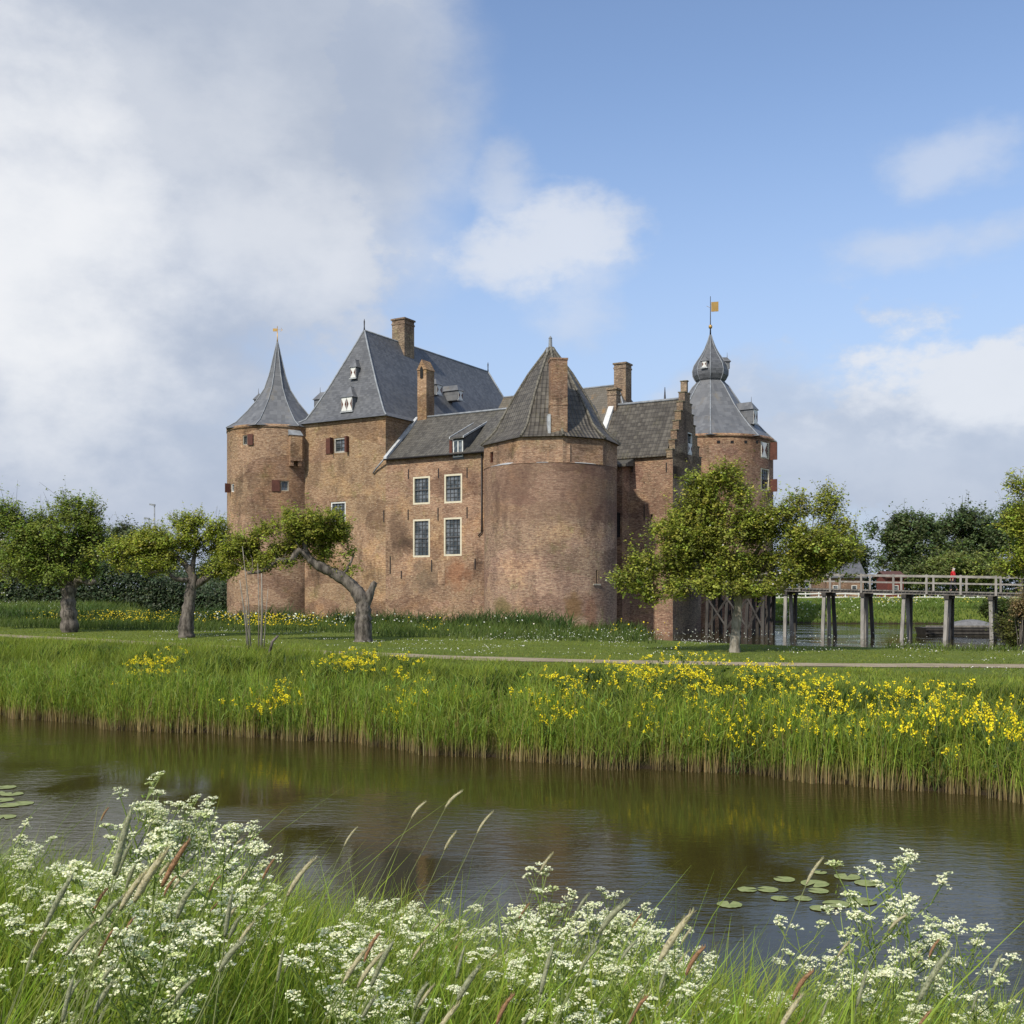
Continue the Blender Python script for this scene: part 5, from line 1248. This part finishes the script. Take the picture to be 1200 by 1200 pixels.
drift('parsley_drift', sp, 1200, .045, WHT, 'thin line of white cow parsley on the lawn edge before the bridge', (.15, .6))
sp = []
for k_ in range(40):
    x = rng.uniform(26, 95); sp.append((x, rng.uniform(116, 146), 2.5, 2, rng.uniform(.3, 1)))
drift('mustard_drift', sp[:18], 900, .2, (.45, .42, .06), 'faint yellow flowers scattered over the far bank beyond the bridge', (.3, .7))
drift('parsley_drift', sp[18:], 900, .2, (.5, .52, .38), 'faint white flowers scattered over the far bank beyond the bridge', (.3, .8))
# daisies on the lawn
X, Y = scatter(16000, -40, 26, 30, 44); k_ = infov(X, Y) & (path_dist(X, Y) > 1.2); X, Y = X[k_], Y[k_]; pn = patch(X, Y, .45, 8)
k_ = (pn > .12) & (gz(X, Y) > 1.2); X, Y = X[k_][:1500], Y[k_][:1500]; n = len(X)
tag(npmesh('daisies', *leafquads(np.stack([X, Y, gz(X, Y)+.085], 1), rng.uniform(.5, 1.2, n)*.04, jit((.72, .72, .66), n, .08, .03), np.array([0, -.5, .9]), .9), PETAL), 'tiny white daisies sprinkled over the mown lawn', 'flowers', kind='stuff')

# --- mustard plants on the far bank: individuals
def mustard(seed, h=.75):
    rs = np.random.default_rng(seed); root = empty('mustard_plant', (0, 0, 0)); m = M(); heads = []
    for k_ in range(rs.integers(3, 6)):
        dx_, dy_ = rs.normal(size=2)*.17; hh = h*rs.uniform(.75, 1.08)
        m.tube([(0, 0, -.05), (dx_*.5, dy_*.5, hh*.55), (dx_, dy_, hh)], [.006, .005, .003], 3, cap=False); heads.append((dx_, dy_, hh))
        for j in range(1):
            ex_, ey_ = dx_+rs.normal()*.07, dy_+rs.normal()*.07; h2 = hh*rs.uniform(.75, .98); m.tube([(dx_*.6, dy_*.6, hh*.6), (ex_, ey_, h2)], [.004, .003], 3, cap=False); heads.append((ex_, ey_, h2))
    m.build('stems', STEM, root)
    P_ = np.array(heads); nf = 11
    for p_ in P_:
        F_ = p_[None]+rs.normal(size=(nf, 3))*np.array([.021, .021, .022])*rs.uniform(.6, 1.25)
        npmesh('flower_head', *leafquads(F_, .029, jit((.93, .74, .03), nf, .1, .04), None, .9), PETAL, root)
    L_ = np.concatenate([P_*rs.uniform(.2, .8, (len(P_), 1))+rs.normal(size=P_.shape)*.05 for _ in range(3)])
    npmesh('leaves', *leafquads(L_, rs.uniform(.05, .11, len(L_)), jit((.06, .10, .025), len(L_), .2, .06), np.array([0, 0, .6]), .5), VEG, root)
    return root
STEM = plain('stem_green', (.12, .18, .04), .6, .2, 20)
MV = [mustard(100+k_, .7) for k_ in range(5)]
def solve(px, py, h, d0, d1):
    """depth at which a plant of height h standing on the ground shows its top in that direction"""
    D = np.arange(d0, d1, .06); X = (px-600)/F*D; Z = CZ+(HZ-py)/F*D; g_ = gz(X, D)+h; k_ = np.where(Z <= g_)[0]
    return (float(X[k_[0]]), float(D[k_[0]])) if len(k_) else None
used = set()
patches = [(178, 776, 22, 14, 20, 'yellow mustard plant in the dense clump on the bank below the second apple tree', 'mustard in the clump at far left'),
           (415, 766, 20, 8, 14, 'yellow mustard plant in the clump at the foot of the bent apple tree', 'mustard below the bent apple tree'),
           (320, 808, 24, 16, 14, 'yellow mustard plant in the sparse clump among reeds below the saplings', 'mustard below the saplings'),
           (475, 802, 26, 22, 16, 'yellow mustard plant in the loose clump below the annex windows', 'mustard below the annex')]
rt = [(640, 825, 60, 18, 8), (720, 828, 60, 18, 8), (800, 825, 60, 18, 8), (880, 830, 60, 16, 9), (980, 830, 60, 14, 8), (1060, 838, 60, 12, 8), (940, 790, 60, 12, 14), (560, 815, 50, 20, 5), (740, 775, 50, 8, 8), (820, 775, 50, 6, 8), (700, 800, 45, 20, 18), (755, 785, 30, 14, 12), (800, 785, 36, 16, 18), (850, 795, 40, 20, 17), (900, 800, 40, 18, 15), (960, 812, 40, 18, 16), (1010, 800, 50, 16, 8), (1085, 808, 30, 16, 14), (1110, 828, 40, 13, 16), (1165, 835, 30, 12, 16), (650, 812, 25, 12, 6)]
for p_ in rt: patches.append(p_+('yellow mustard plant in the long drift on the bank right of the front tower', 'mustard in the long right-hand drift'))
for cx, cy, rx, ry, n, lb, gr in patches:
    n = int(n*(1.15 if cx < 500 else .72))
    for k_ in range(n):
        yy_ = cy+random.gauss(0, ry*.8); hh_ = .72+.42*min(1, max(0, (yy_-790)/45))
        s = solve(cx+random.gauss(0, rx*.62), yy_, hh_, 19, 34)
        if not s: continue
        _, b_ = ab(s[0], s[1])
        if b_ < 21 or b_ > 28.2: continue
        v = random.choice(MV)
        if v.name not in used: used.add(v.name); o = v
        else: o = copy_tree(v)
        o.location = (s[0], s[1], gz1(*s)); o.rotation_euler[2] = random.uniform(0, 6.28); sc = random.uniform(.75, 1.15); o.scale = (sc*1.25, sc*1.25, sc*hh_/.72)
        tag(o, lb, 'mustard plant', gr)

# --- foreground grass
def nearf(X, Y): return (ab(X, Y)[1] < 8.35)
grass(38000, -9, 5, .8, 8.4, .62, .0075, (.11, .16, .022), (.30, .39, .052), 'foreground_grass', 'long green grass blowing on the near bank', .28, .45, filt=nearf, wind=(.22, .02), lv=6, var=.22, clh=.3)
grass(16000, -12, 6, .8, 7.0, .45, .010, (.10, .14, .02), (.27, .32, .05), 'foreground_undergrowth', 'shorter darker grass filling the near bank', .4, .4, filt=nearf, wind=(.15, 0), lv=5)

# --- cow parsley
def umbel(c, n, rad, rs, fl, stems):
    nr = rs.integers(8, 13); acc = []; tx, ty = rs.normal(size=2)*.38; cut = rs.random() < .3
    for k_ in range(nr):
        t = 2*math.pi*k_/nr+rs.uniform(-.3, .3); r = rad*(.95 if k_ % 3 else .45)*rs.uniform(.8, 1.1)
        e = c+np.array([r*math.cos(t), r*math.sin(t), rad*(.8-.4*(r/rad)**2)])
        e[2] += tx*(e[0]-c[0])+ty*(e[1]-c[1])
        if cut and rs.random() < .35: continue
        e = e+n*0
        stems.append((c, e))
        m_ = 12; q = e+np.stack([rs.normal(size=m_)*rad*.125, rs.normal(size=m_)*rad*.125, rs.normal(size=m_)*rad*.06], 1); acc.append(q)
    fl.append(np.concatenate(acc))
def parsley(seed, h, nb):
    rs = np.random.default_rng(seed); root = empty('cow_parsley', (0, 0, 0)); m = M(); fl = []; st = []; lv = []
    top = np.array([rs.normal()*.08+.08, rs.normal()*.08, h])
    main = [np.array([0, 0, -.05]), np.array([top[0]*.25, top[1]*.25, h*.4]), np.array([top[0]*.6, top[1]*.6, h*.75]), top-np.array([0, 0, .03])]
    m.tube(main, [.0055, .0045, .0035, .002], 4, cap=False); umbel(top-np.array([0, 0, .03]), 0, .036, rs, fl, st)
    for k_ in range(nb):
        t = rs.uniform(.42, .92); i = 0 if t < .4 else 1 if t < .75 else 2
        s = main[i]+(main[i+1]-main[i])*((t-[0, .4, .75][i])/[.4, .35, .25][i])
        az = rs.uniform(0, 6.28); ln = rs.uniform(.12, .30)*(1.25-t*.4); d = np.array([math.cos(az)*.62, math.sin(az)*.62, .78]); e = s+d*ln; mid = s+d*ln*.5+np.array([math.cos(az)*.02, math.sin(az)*.02, -.01])
        m.tube([s, mid, e], [.003, .0025, .0018], 3, cap=False); umbel(e, 0, rs.uniform(.024, .040), rs, fl, st)
        for j in range(rs.integers(1, 3)):
            az2 = az+rs.uniform(-1.3, 1.3); d2 = np.array([math.cos(az2)*.5, math.sin(az2)*.5, .85]); e2 = mid+d2*ln*rs.uniform(.35, .6)
            m.tube([mid, e2], [.002, .0015], 3, cap=False); umbel(e2, 0, rs.uniform(.019, .032), rs, fl, st)
        lv.append(mid+rs.normal(size=(16, 3))*.026)
    for a_, b_ in st: m.tube([a_, b_], [.0009, .0007], 3, cap=False)
    for k_ in range(6):   # ferny lower leaves
        az = rs.uniform(0, 6.28); z = h*rs.uniform(.1, .5); c = np.array([math.cos(az), math.sin(az), .35])
        for j in range(7): lv.append(np.array([0, 0, z])+c*(.05+.03*j)+rs.normal(size=(5, 3))*.02*(1.3-j*.12))
    m.build('stems', PSTEM, root)
    for F_ in fl:
        n = len(F_); npmesh('flower_head', *leafquads(F_, rs.uniform(.0056, .0095, n), jit((.86, .87, .63) if rs.random() < .82 else (.62, .68, .33), n, .08, .03), np.array([0, 0, 1.1]), .9), PETAL, root)
    root['_h'] = float(max(F_[:, 2].max() for F_ in fl))
    L_ = np.concatenate(lv); n = len(L_)
    npmesh('leaves', *leafquads(L_, rs.uniform(.012, .028, n), jit((.20, .27, .045), n, .2, .06), np.array([0, 0, .7]), .4), VEG, root)
    return root
PSTEM = plain('parsley_stem', (.20, .27, .06), .5, .2, 30)
PV = []
for k_ in range(9):
    p_ = parsley(200+k_, .95+.06*(k_ % 3), 9+k_ % 6); PV.append((p_, p_['_h'])); del p_['_h']
usedp = set()
def envelope(x):
    return np.interp(x, [-40, 0, 60, 110, 160, 190, 260, 310, 350, 400, 430, 520, 600, 650, 700, 760, 800, 850, 900, 960, 1040, 1090, 1130, 1200, 1240], [965, 965, 985, 1005, 955, 903, 930, 995, 1060, 1045, 1035, 1045, 1060, 1015, 1040, 1055, 1085, 1135, 1125, 1065, 1000, 1035, 1100, 1085, 1085])
def put_parsley(px, py, D, label, group='white cow parsley on the near bank'):
    x = (px-600)/F*D; b_ = ab(x, D)[1]
    if b_ > 8.6: return False
    g_ = gz1(x, D); h = CZ+(HZ-py)/F*D-g_
    if h < .5 or h > 1.65: return False
    v, vh = random.choice(PV)
    if v.name not in usedp: usedp.add(v.name); o = v
    else: o = copy_tree(v)
    s = h/vh; sx = max(.75, min(1.15, s)); o.location = (x, D, g_); o.scale = (sx, sx, s); o.rotation_euler[2] = random.uniform(0, 6.28)
    tag(o, label, 'cow parsley', group); return True
special = [(188, 903, 5.2, 'tallest cow parsley on the near bank, its white heads over the water at left'), (232, 930, 5.4, 'tall cow parsley just right of the tallest one'), (270, 965, 5.3, 'cow parsley leaning out at the right of the big left clump'), (165, 945, 5.0, 'cow parsley at the left of the tallest one'), (300, 985, 5.2, 'cow parsley with small heads on the right fringe of the big left clump'),
           (20, 965, 4.8, 'cow parsley at the left edge of the near bank'), (55, 980, 4.9, 'second cow parsley from the left edge'), (655, 1015, 4.6, 'lone tall cow parsley rising over the middle of the near bank'), (705, 1040, 4.7, 'cow parsley right beside the lone tall middle one'),
           (1040, 1000, 4.2, 'tall open cow parsley before the lily pads at right'), (1085, 1030, 4.3, 'cow parsley leaning right beside the tall open one'), (975, 1068, 4.0, 'cow parsley with flat heads left of the tall open one'), (1165, 1085, 3.9, 'cow parsley near the right edge against the blue water')]
for px, py, D, lb in special: put_parsley(px, py, D, lb)
cnt = 0; tries = 0
dens = [(0, 330, 27, 150), (380, 560, 20, 130), (560, 840, 32, 150), (840, 1130, 8, 110), (1130, 1230, 2, 90)]
for x0, x1, n, sp_ in dens:
    k_ = 0; tries = 0
    while k_ < n and tries < 400:
        tries += 1; px = random.uniform(x0, x1); py = envelope(px)+12+random.random()**1.3*sp_
        D = random.uniform(2.6, 6.4)
        lb = ('white cow parsley among the grass in the crowded left part of the near bank', 'white cow parsley left of the bank centre', 'white cow parsley in the dense stretch right of the bank centre', 'white cow parsley against the water towards the right', 'white cow parsley in the bottom right corner')[[d[0] for d in dens].index(x0)]
        if put_parsley(px, py, D, lb, 'cow parsley, '+('left stretch', 'left of centre', 'right of centre', 'right stretch', 'right corner')[[d[0] for d in dens].index(x0)]): k_ += 1

# --- foxtail grass stalks
def foxtail(seed, h, col, name='foxtail'):
    rs = np.random.default_rng(seed); m = M(); lean = rs.uniform(.12, .40)*h; ly = rs.normal()*.08*h
    P_ = [np.array([0, 0, -.03]), np.array([lean*.2, ly*.2, h*.4]), np.array([lean*.55, ly*.55, h*.72]), np.array([lean, ly, h])]
    root = empty(name, (0, 0, 0)); m.tube(P_, [.0022, .002, .0016, .0012], 4, cap=False); m.build('stalk', FST, root)
    d = P_[3]-P_[2]; d = d/np.linalg.norm(d); bend = np.array([.25, 0, -.25])*rs.uniform(0, .8); L_ = rs.uniform(.065, .11)
    m = M(); pts_ = []; rd = []
    for k_ in range(9):
        t = k_/8; pts_.append(P_[3]+d*L_*t+bend*L_*t*t); rd.append(.0050*(math.sin(math.pi*min(1, t*.9+.08))**.5)*rs.uniform(.88, 1.1)+.0004)
    m.tube(pts_, rd, 7); hd = m.build('seed_head', col, root)
    n = 170; t = rs.uniform(0, 1, n); base = P_[3]+d*L_*t[:, None]+bend*L_*(t**2)[:, None]; rr_ = rs.normal(size=(n, 3)); rr_ /= np.linalg.norm(rr_, axis=1)[:, None]
    wv = .0050*np.sin(math.pi*np.minimum(1, t*.9+.08))**.5
    P2 = base+rr_*wv[:, None]; cc = {0: (.42, .43, .28), 1: (.42, .25, .14), 2: (.56, .50, .33)}[HC[col.name]]
    e = np.cross(rr_, d); e /= np.linalg.norm(e, axis=1)[:, None]+1e-9
    V = np.stack([P2-e*.0006, P2+e*.0006, P2+rr_*.0035+d*.006+e*.0003, P2+rr_*.0035+d*.006-e*.0003], 1).reshape(-1, 3)
    o = npmesh('awns', V, np.arange(4*n).reshape(n, 4), np.repeat(jit(cc, n, .2, .05), 4, axis=0), VEG, hd)
    return root
FST = plain('grass_stalk', (.24, .27, .11), .6, .2, 20)
FC = [plain('seed_grey', (.34, .35, .22), .8, .2, 200), plain('seed_rust', (.34, .19, .10), .8, .2, 200), plain('seed_pale', (.50, .45, .28), .8, .2, 200)]
HC = {FC[0].name: 0, FC[1].name: 1, FC[2].name: 2}
FV = []
for k_ in range(10): h = .8+.04*(k_ % 5); FV.append((foxtail(300+k_, h, FC[(0, 0, 2, 0, 1, 2, 0, 2, 0, 1)[k_]]), h, (0, 0, 2, 0, 1, 2, 0, 2, 0, 1)[k_]))
usedf = set()
fl_ = ['grey green foxtail grass head arching over the near bank', 'rusty brown foxtail grass head arching over the near bank', 'pale straw foxtail grass head arching over the near bank']
def put_fox(px, py, D, ci=None, label=None, hmax=1.35):
    x = (px-600)/F*D
    if ab(x, D)[1] > 8.4: return False
    g_ = gz1(x, D); h = CZ+(HZ-py)/F*D-g_-.06
    if h < .4 or h > hmax: return False
    c = [f for f in FV if ci is None or f[2] == ci]; v, vh, ck = random.choice(c)
    if v.name not in usedf: usedf.add(v.name); o = v
    else: o = copy_tree(v)
    s = h/vh; r_ = random.uniform(-.5, .5); o.scale = (min(1.3, max(.8, s)),)*2+(s,); lean = .24*h
    o.location = (x-lean*math.cos(r_)*min(1.3, max(.8, s)), D-lean*math.sin(r_), 0); o.location.z = gz1(o.location.x, o.location.y); o.rotation_euler[2] = r_
    tag(o, label or fl_[ck], 'foxtail', 'foxtail grasses, '+('grey green', 'rusty', 'pale')[ck]); return True
for px, py, D, ci, lb in [(515, 940, 4.6, 2, 'tallest pale grass stalk standing free over the brown water'), (461, 963, 4.6, 2, 'pale grass stalk left of the tallest free-standing one'), (550, 975, 4.5, 2, 'pale grass stalk right of the tallest free-standing one'), (522, 978, 4.6, 2, 'pale grass stalk close under the tallest free-standing one'), (628, 1003, 4.4, 2, 'pale slanting grass stalk left of the lone tall cow parsley'),
                          (578, 1058, 3.6, 1, 'fattest rusty brown grass head at the centre of the near bank'), (655, 1045, 3.4, 0, 'grey slanting grass head below the lone tall cow parsley'), (937, 1040, 3.5, 2, 'long pale grass stalk crossing in front of the lily pads'), (390, 990, 4.8, 2, 'thin pale grass stalk over the water between the two flower masses'), (127, 960, 5.4, 1, 'rusty grass head rising at the far left above the white flowers')]:
    put_fox(px, py, D, ci, lb, 1.8)
k_ = 0; tries = 0
while k_ < 165 and tries < 5000:
    tries += 1; px = random.uniform(-20, 860) if random.random() < .86 else random.uniform(860, 1210); py = envelope(px)+random.uniform(5, 190)+(20 if px > 380 else 30)
    if put_fox(px, min(py, 1240), random.uniform(1.9, 5.5)): k_ += 1
for nm, lst in (('cow_parsley', [p_[0] for p_ in PV]), ('foxtail', [f[0] for f in FV]), ('mustard', MV)):
    for o in lst:
        if o.name not in usedp | usedf | used:
            for ch in list(o.children):
                for c2 in list(ch.children): bpy.data.objects.remove(c2)
                bpy.data.objects.remove(ch)
            bpy.data.objects.remove(o)

# --- water lily pads
PADM = None
def pad_mat():
    m, nt, out = nodes('lily_pad'); g = N(nt); pos = g.n('ShaderNodeTexCoord').outputs['Object']
    v = g.noise(pos, 9, 4, .6); col = g.mix(g.ramp(v, .4, .65), (.27, .30, .12, 1), (.20, .24, .085, 1)); finish(g, out, col, .6, v, .3, .01, .15); return m
PADM = pad_mat()
def pad(px, py, r, label, group):
    Y = CZ*F/(py-HZ); x = (px-600)/F*Y; m = M(); n = 22; a0 = random.uniform(0, 6.28); c = (x, Y, .012); P_ = []
    for k_ in range(n+1):
        t = a0+.22+(2*math.pi-.44)*k_/n; rr_ = r*(1+random.uniform(-.03, .03)); P_.append((x+rr_*math.cos(t), Y+rr_*.92*math.sin(t), .007+random.uniform(0, .006)))
    for p_, q_ in zip(P_, P_[1:]):
        m.face([c, p_, q_], sm=True)
    tag(m.build('lily_pad', PADM, None, (x, Y, 0)), label, 'lily pad', group)
LG = 'water lily pads on the canal at right'
for px, py, r, lb in [(855, 1060.5, .15, 'single lily pad floating apart at the left end of the right group'), (875.7, 1043, .125, 'left pad of the side-by-side pair in the upper left of the right group'), (899.5, 1043, .135, 'right pad of the side-by-side pair in the upper left of the right group'), (919, 1031, .14, 'lily pad above and right of the side-by-side pair'),
                      (955, 1036, .18, 'broad pad at the middle top of the right group'), (959, 1044.5, .13, 'lily pad just under the broad middle pad'), (914, 1053.5, .11, 'small pad behind the slanting grass stalk'), (941, 1053.5, .11, 'small pad just right of the slanting grass stalk'),
                      (961.5, 1065, .13, 'lowest lily pad of the right group'), (980, 1060, .16, 'pad overlapping the lowest one on its right'), (1009.5, 1057, .18, 'lower right pad of the right group'), (993, 1028, .17, 'upper pad of the touching pair at far right'), (1016, 1035.5, .16, 'lower pad of the touching pair at far right'), (961, 1023, .09, 'faint half-sunk pad at the top of the right group')]:
    pad(px, py, r, lb, LG)
for k_, (px, py, lb) in enumerate([(6, 923, 'topmost lily pad at the left edge'), (14, 931, 'second lily pad from the top at the left edge'), (3, 938, 'lily pad touching the left edge below the top two'), (11, 944, 'lowest pad but two at the left edge'), (26, 942, 'rightmost lily pad of the left edge group'), (4, 958, 'lowest lily pad at the left edge'), (-8, 930, 'lily pad just beyond the left edge')]):
    pad(px, py, .2, lb, 'water lily pads at the left edge')

# ------------------------------------------------------------------ camera, light, sky
cam = bpy.data.cameras.new('camera'); co = bpy.data.objects.new('camera', cam); COL.objects.link(co)
co.location = (0, 0, CZ); co.rotation_euler = (R(90), 0, 0)
cam.sensor_width = 36; cam.lens = F/1200*36; cam.shift_y = (HZ-600)/1200; cam.clip_end = 6000; cam.clip_start = .05
S.camera = co
EL_, dirh = 43, Vector((.57, .82)).normalized()
sun = bpy.data.lights.new('sun', 'SUN'); sun.energy = 4.1; sun.angle = R(1.5); sun.color = (1, .93, .80)
so = bpy.data.objects.new('sun', sun); COL.objects.link(so)
trav = Vector((dirh.x*math.cos(R(EL_)), dirh.y*math.cos(R(EL_)), -math.sin(R(EL_))))
so.rotation_euler = trav.to_track_quat('-Z', 'Y').to_euler(); so.location = (-60, -80, 90)

W = bpy.data.worlds.new('World'); S.world = W; W.use_nodes = True; nt = W.node_tree; nt.nodes.clear(); g = N(nt)
out = nt.nodes.new('ShaderNodeOutputWorld'); bg = nt.nodes.new('ShaderNodeBackground'); bg.inputs[1].default_value = .1
sky = g.n('ShaderNodeTexSky', sky_type='NISHITA'); sky.sun_disc = False; sky.sun_elevation = R(EL_); sky.sun_rotation = math.atan2(-dirh.x, -dirh.y); sky.air_density = 1.0; sky.dust_density = .6; sky.ozone_density = 1.5
dirv = g.n('ShaderNodeTexCoord').outputs['Generated']
sep = g.n('ShaderNodeSeparateXYZ', i_0=dirv)
n1 = g.noise(g.scale(dirv, (1, 1, 1.7)), 3.2, 7, .52)
n2 = g.noise(g.scale(dirv, (1, 1, 1.5)), 7.5, 6, .55)
n4 = g.noise(g.scale(dirv, (1, 1, 1.6)), 11, 7, .58)
nE = g.math('ADD', g.math('MULTIPLY', n1, .55), g.math('MULTIPLY', n2, .45))
nF = g.math('ADD', g.math('MULTIPLY', g.noise(g.scale(dirv, (1, 1, 1.2)), 4.3, 7, .6), .5), g.math('MULTIPLY', n4, .5))
n3 = g.noise(g.scale(dirv, (1, 1, 2.2)), 1.6, 5, .5)
def pdir(px, py): v = Vector(((px-600)/F, 1, (HZ-py)/F)).normalized(); return v
def blob(px, py, rx, ry, soft, k, nz=n1):
    c = pdir(px, py); s = g.n('ShaderNodeVectorMath', operation='SUBTRACT', i_0=dirv); s.inputs[1].default_value = c
    q = g.scale(s.outputs[0], (F/rx, .6, F/ry)); L = g.n('ShaderNodeVectorMath', operation='LENGTH', i_0=q).outputs['Value']
    v = g.math('ADD', g.math('SUBTRACT', 1, L), g.math('MULTIPLY', g.math('SUBTRACT', nz, .5), k))
    return g.ramp(v, -soft, soft)
def mx(*a):
    r = a[0]
    for b in a[1:]: r = g.math('MAXIMUM', r, b)
    return r
def mul(a, k): return g.math('MULTIPLY', a, k)
mask = mx(blob(60, 90, 350, 330, .17, 2.1, nF), blob(90, 370, 250, 210, .30, 2.0, nF), mul(blob(405, 110, 120, 190, .45, 1.6, nF), .92), mul(blob(640, 288, 78, 36, .75, 5.0, n4), .8), mul(blob(588, 222, 26, 34, .9, 4.5, n4), .6), mul(blob(690, 335, 40, 44, 1.0, 4.5, n4), .5),
          mul(blob(1095, 200, 42, 24, .9, 4.6, n4), .5), mul(blob(1060, 285, 66, 16, .9, 4.6, n4), .5), mul(blob(1120, 520, 240, 112, .24, 2.6, n4), .92), mul(blob(900, 500, 130, 70, .35, 2.0, n4), .75), blob(40, 600, 350, 190, .5, 1.0))
back = g.math('MULTIPLY', g.ramp(n3, .46, .62), g.ramp(g.math('MULTIPLY', sep.outputs[1], -1), -.55, .1))   # broken cloud over the rest of the sky
mask = mx(mask, back)
white = mx(blob(-10, 280, 150, 165, .75, 2.6, nF), mul(blob(320, 270, 110, 60, .8, 3.4, nF), .5), mul(blob(120, 150, 160, 70, .8, 3.4, nF), .35), mul(blob(1110, 435, 130, 50, .5, 3, n4), .7), mul(blob(700, 480, 90, 50, .5, 3, n4), .3), mul(blob(640, 285, 130, 80, .8, 1), .7), mul(blob(1095, 200, 80, 50, .8, 1), .6), mul(blob(1060, 285, 110, 40, .8, 1), .5), mul(back, .5))
ccol = g.mix(g.ramp(nF, .36, .62), (4.5, 5.15, 6.4, 1), (5.7, 6.25, 7.3, 1))
dk = blob(300, 90, 260, 120, .7, 1.2)
ccol = g.mix(mul(dk, .45), ccol, (4.5, 5.0, 5.9, 1))
ccol = g.mix(white, ccol, (9.0, 9.1, 9.3, 1))
skyc = g.mix(1.0, sky.outputs[0], (1.85, 1.82, 1.88, 1), 'MULTIPLY')
hz_ = g.math('SUBTRACT', 1, g.ramp(sep.outputs[2], .0, .46))
skyc = g.mix(mul(hz_, .85), skyc, (4.2, 5.1, 7.0, 1))
fin = g.mix(mul(mask, .94), skyc, ccol)
low = g.math('SUBTRACT', 1, g.ramp(sep.outputs[2], -.02, .14))
fin = g.mix(mul(low, .55), fin, (4.3, 4.8, 6.0, 1))
nt.links.new(fin, bg.inputs[0]); nt.links.new(bg.outputs[0], out.inputs[0])
S.render.engine = 'CYCLES'
S.view_settings.view_transform = 'Standard'; S.view_settings.look = 'None'; S.view_settings.exposure = 0; S.view_settings.gamma = 1
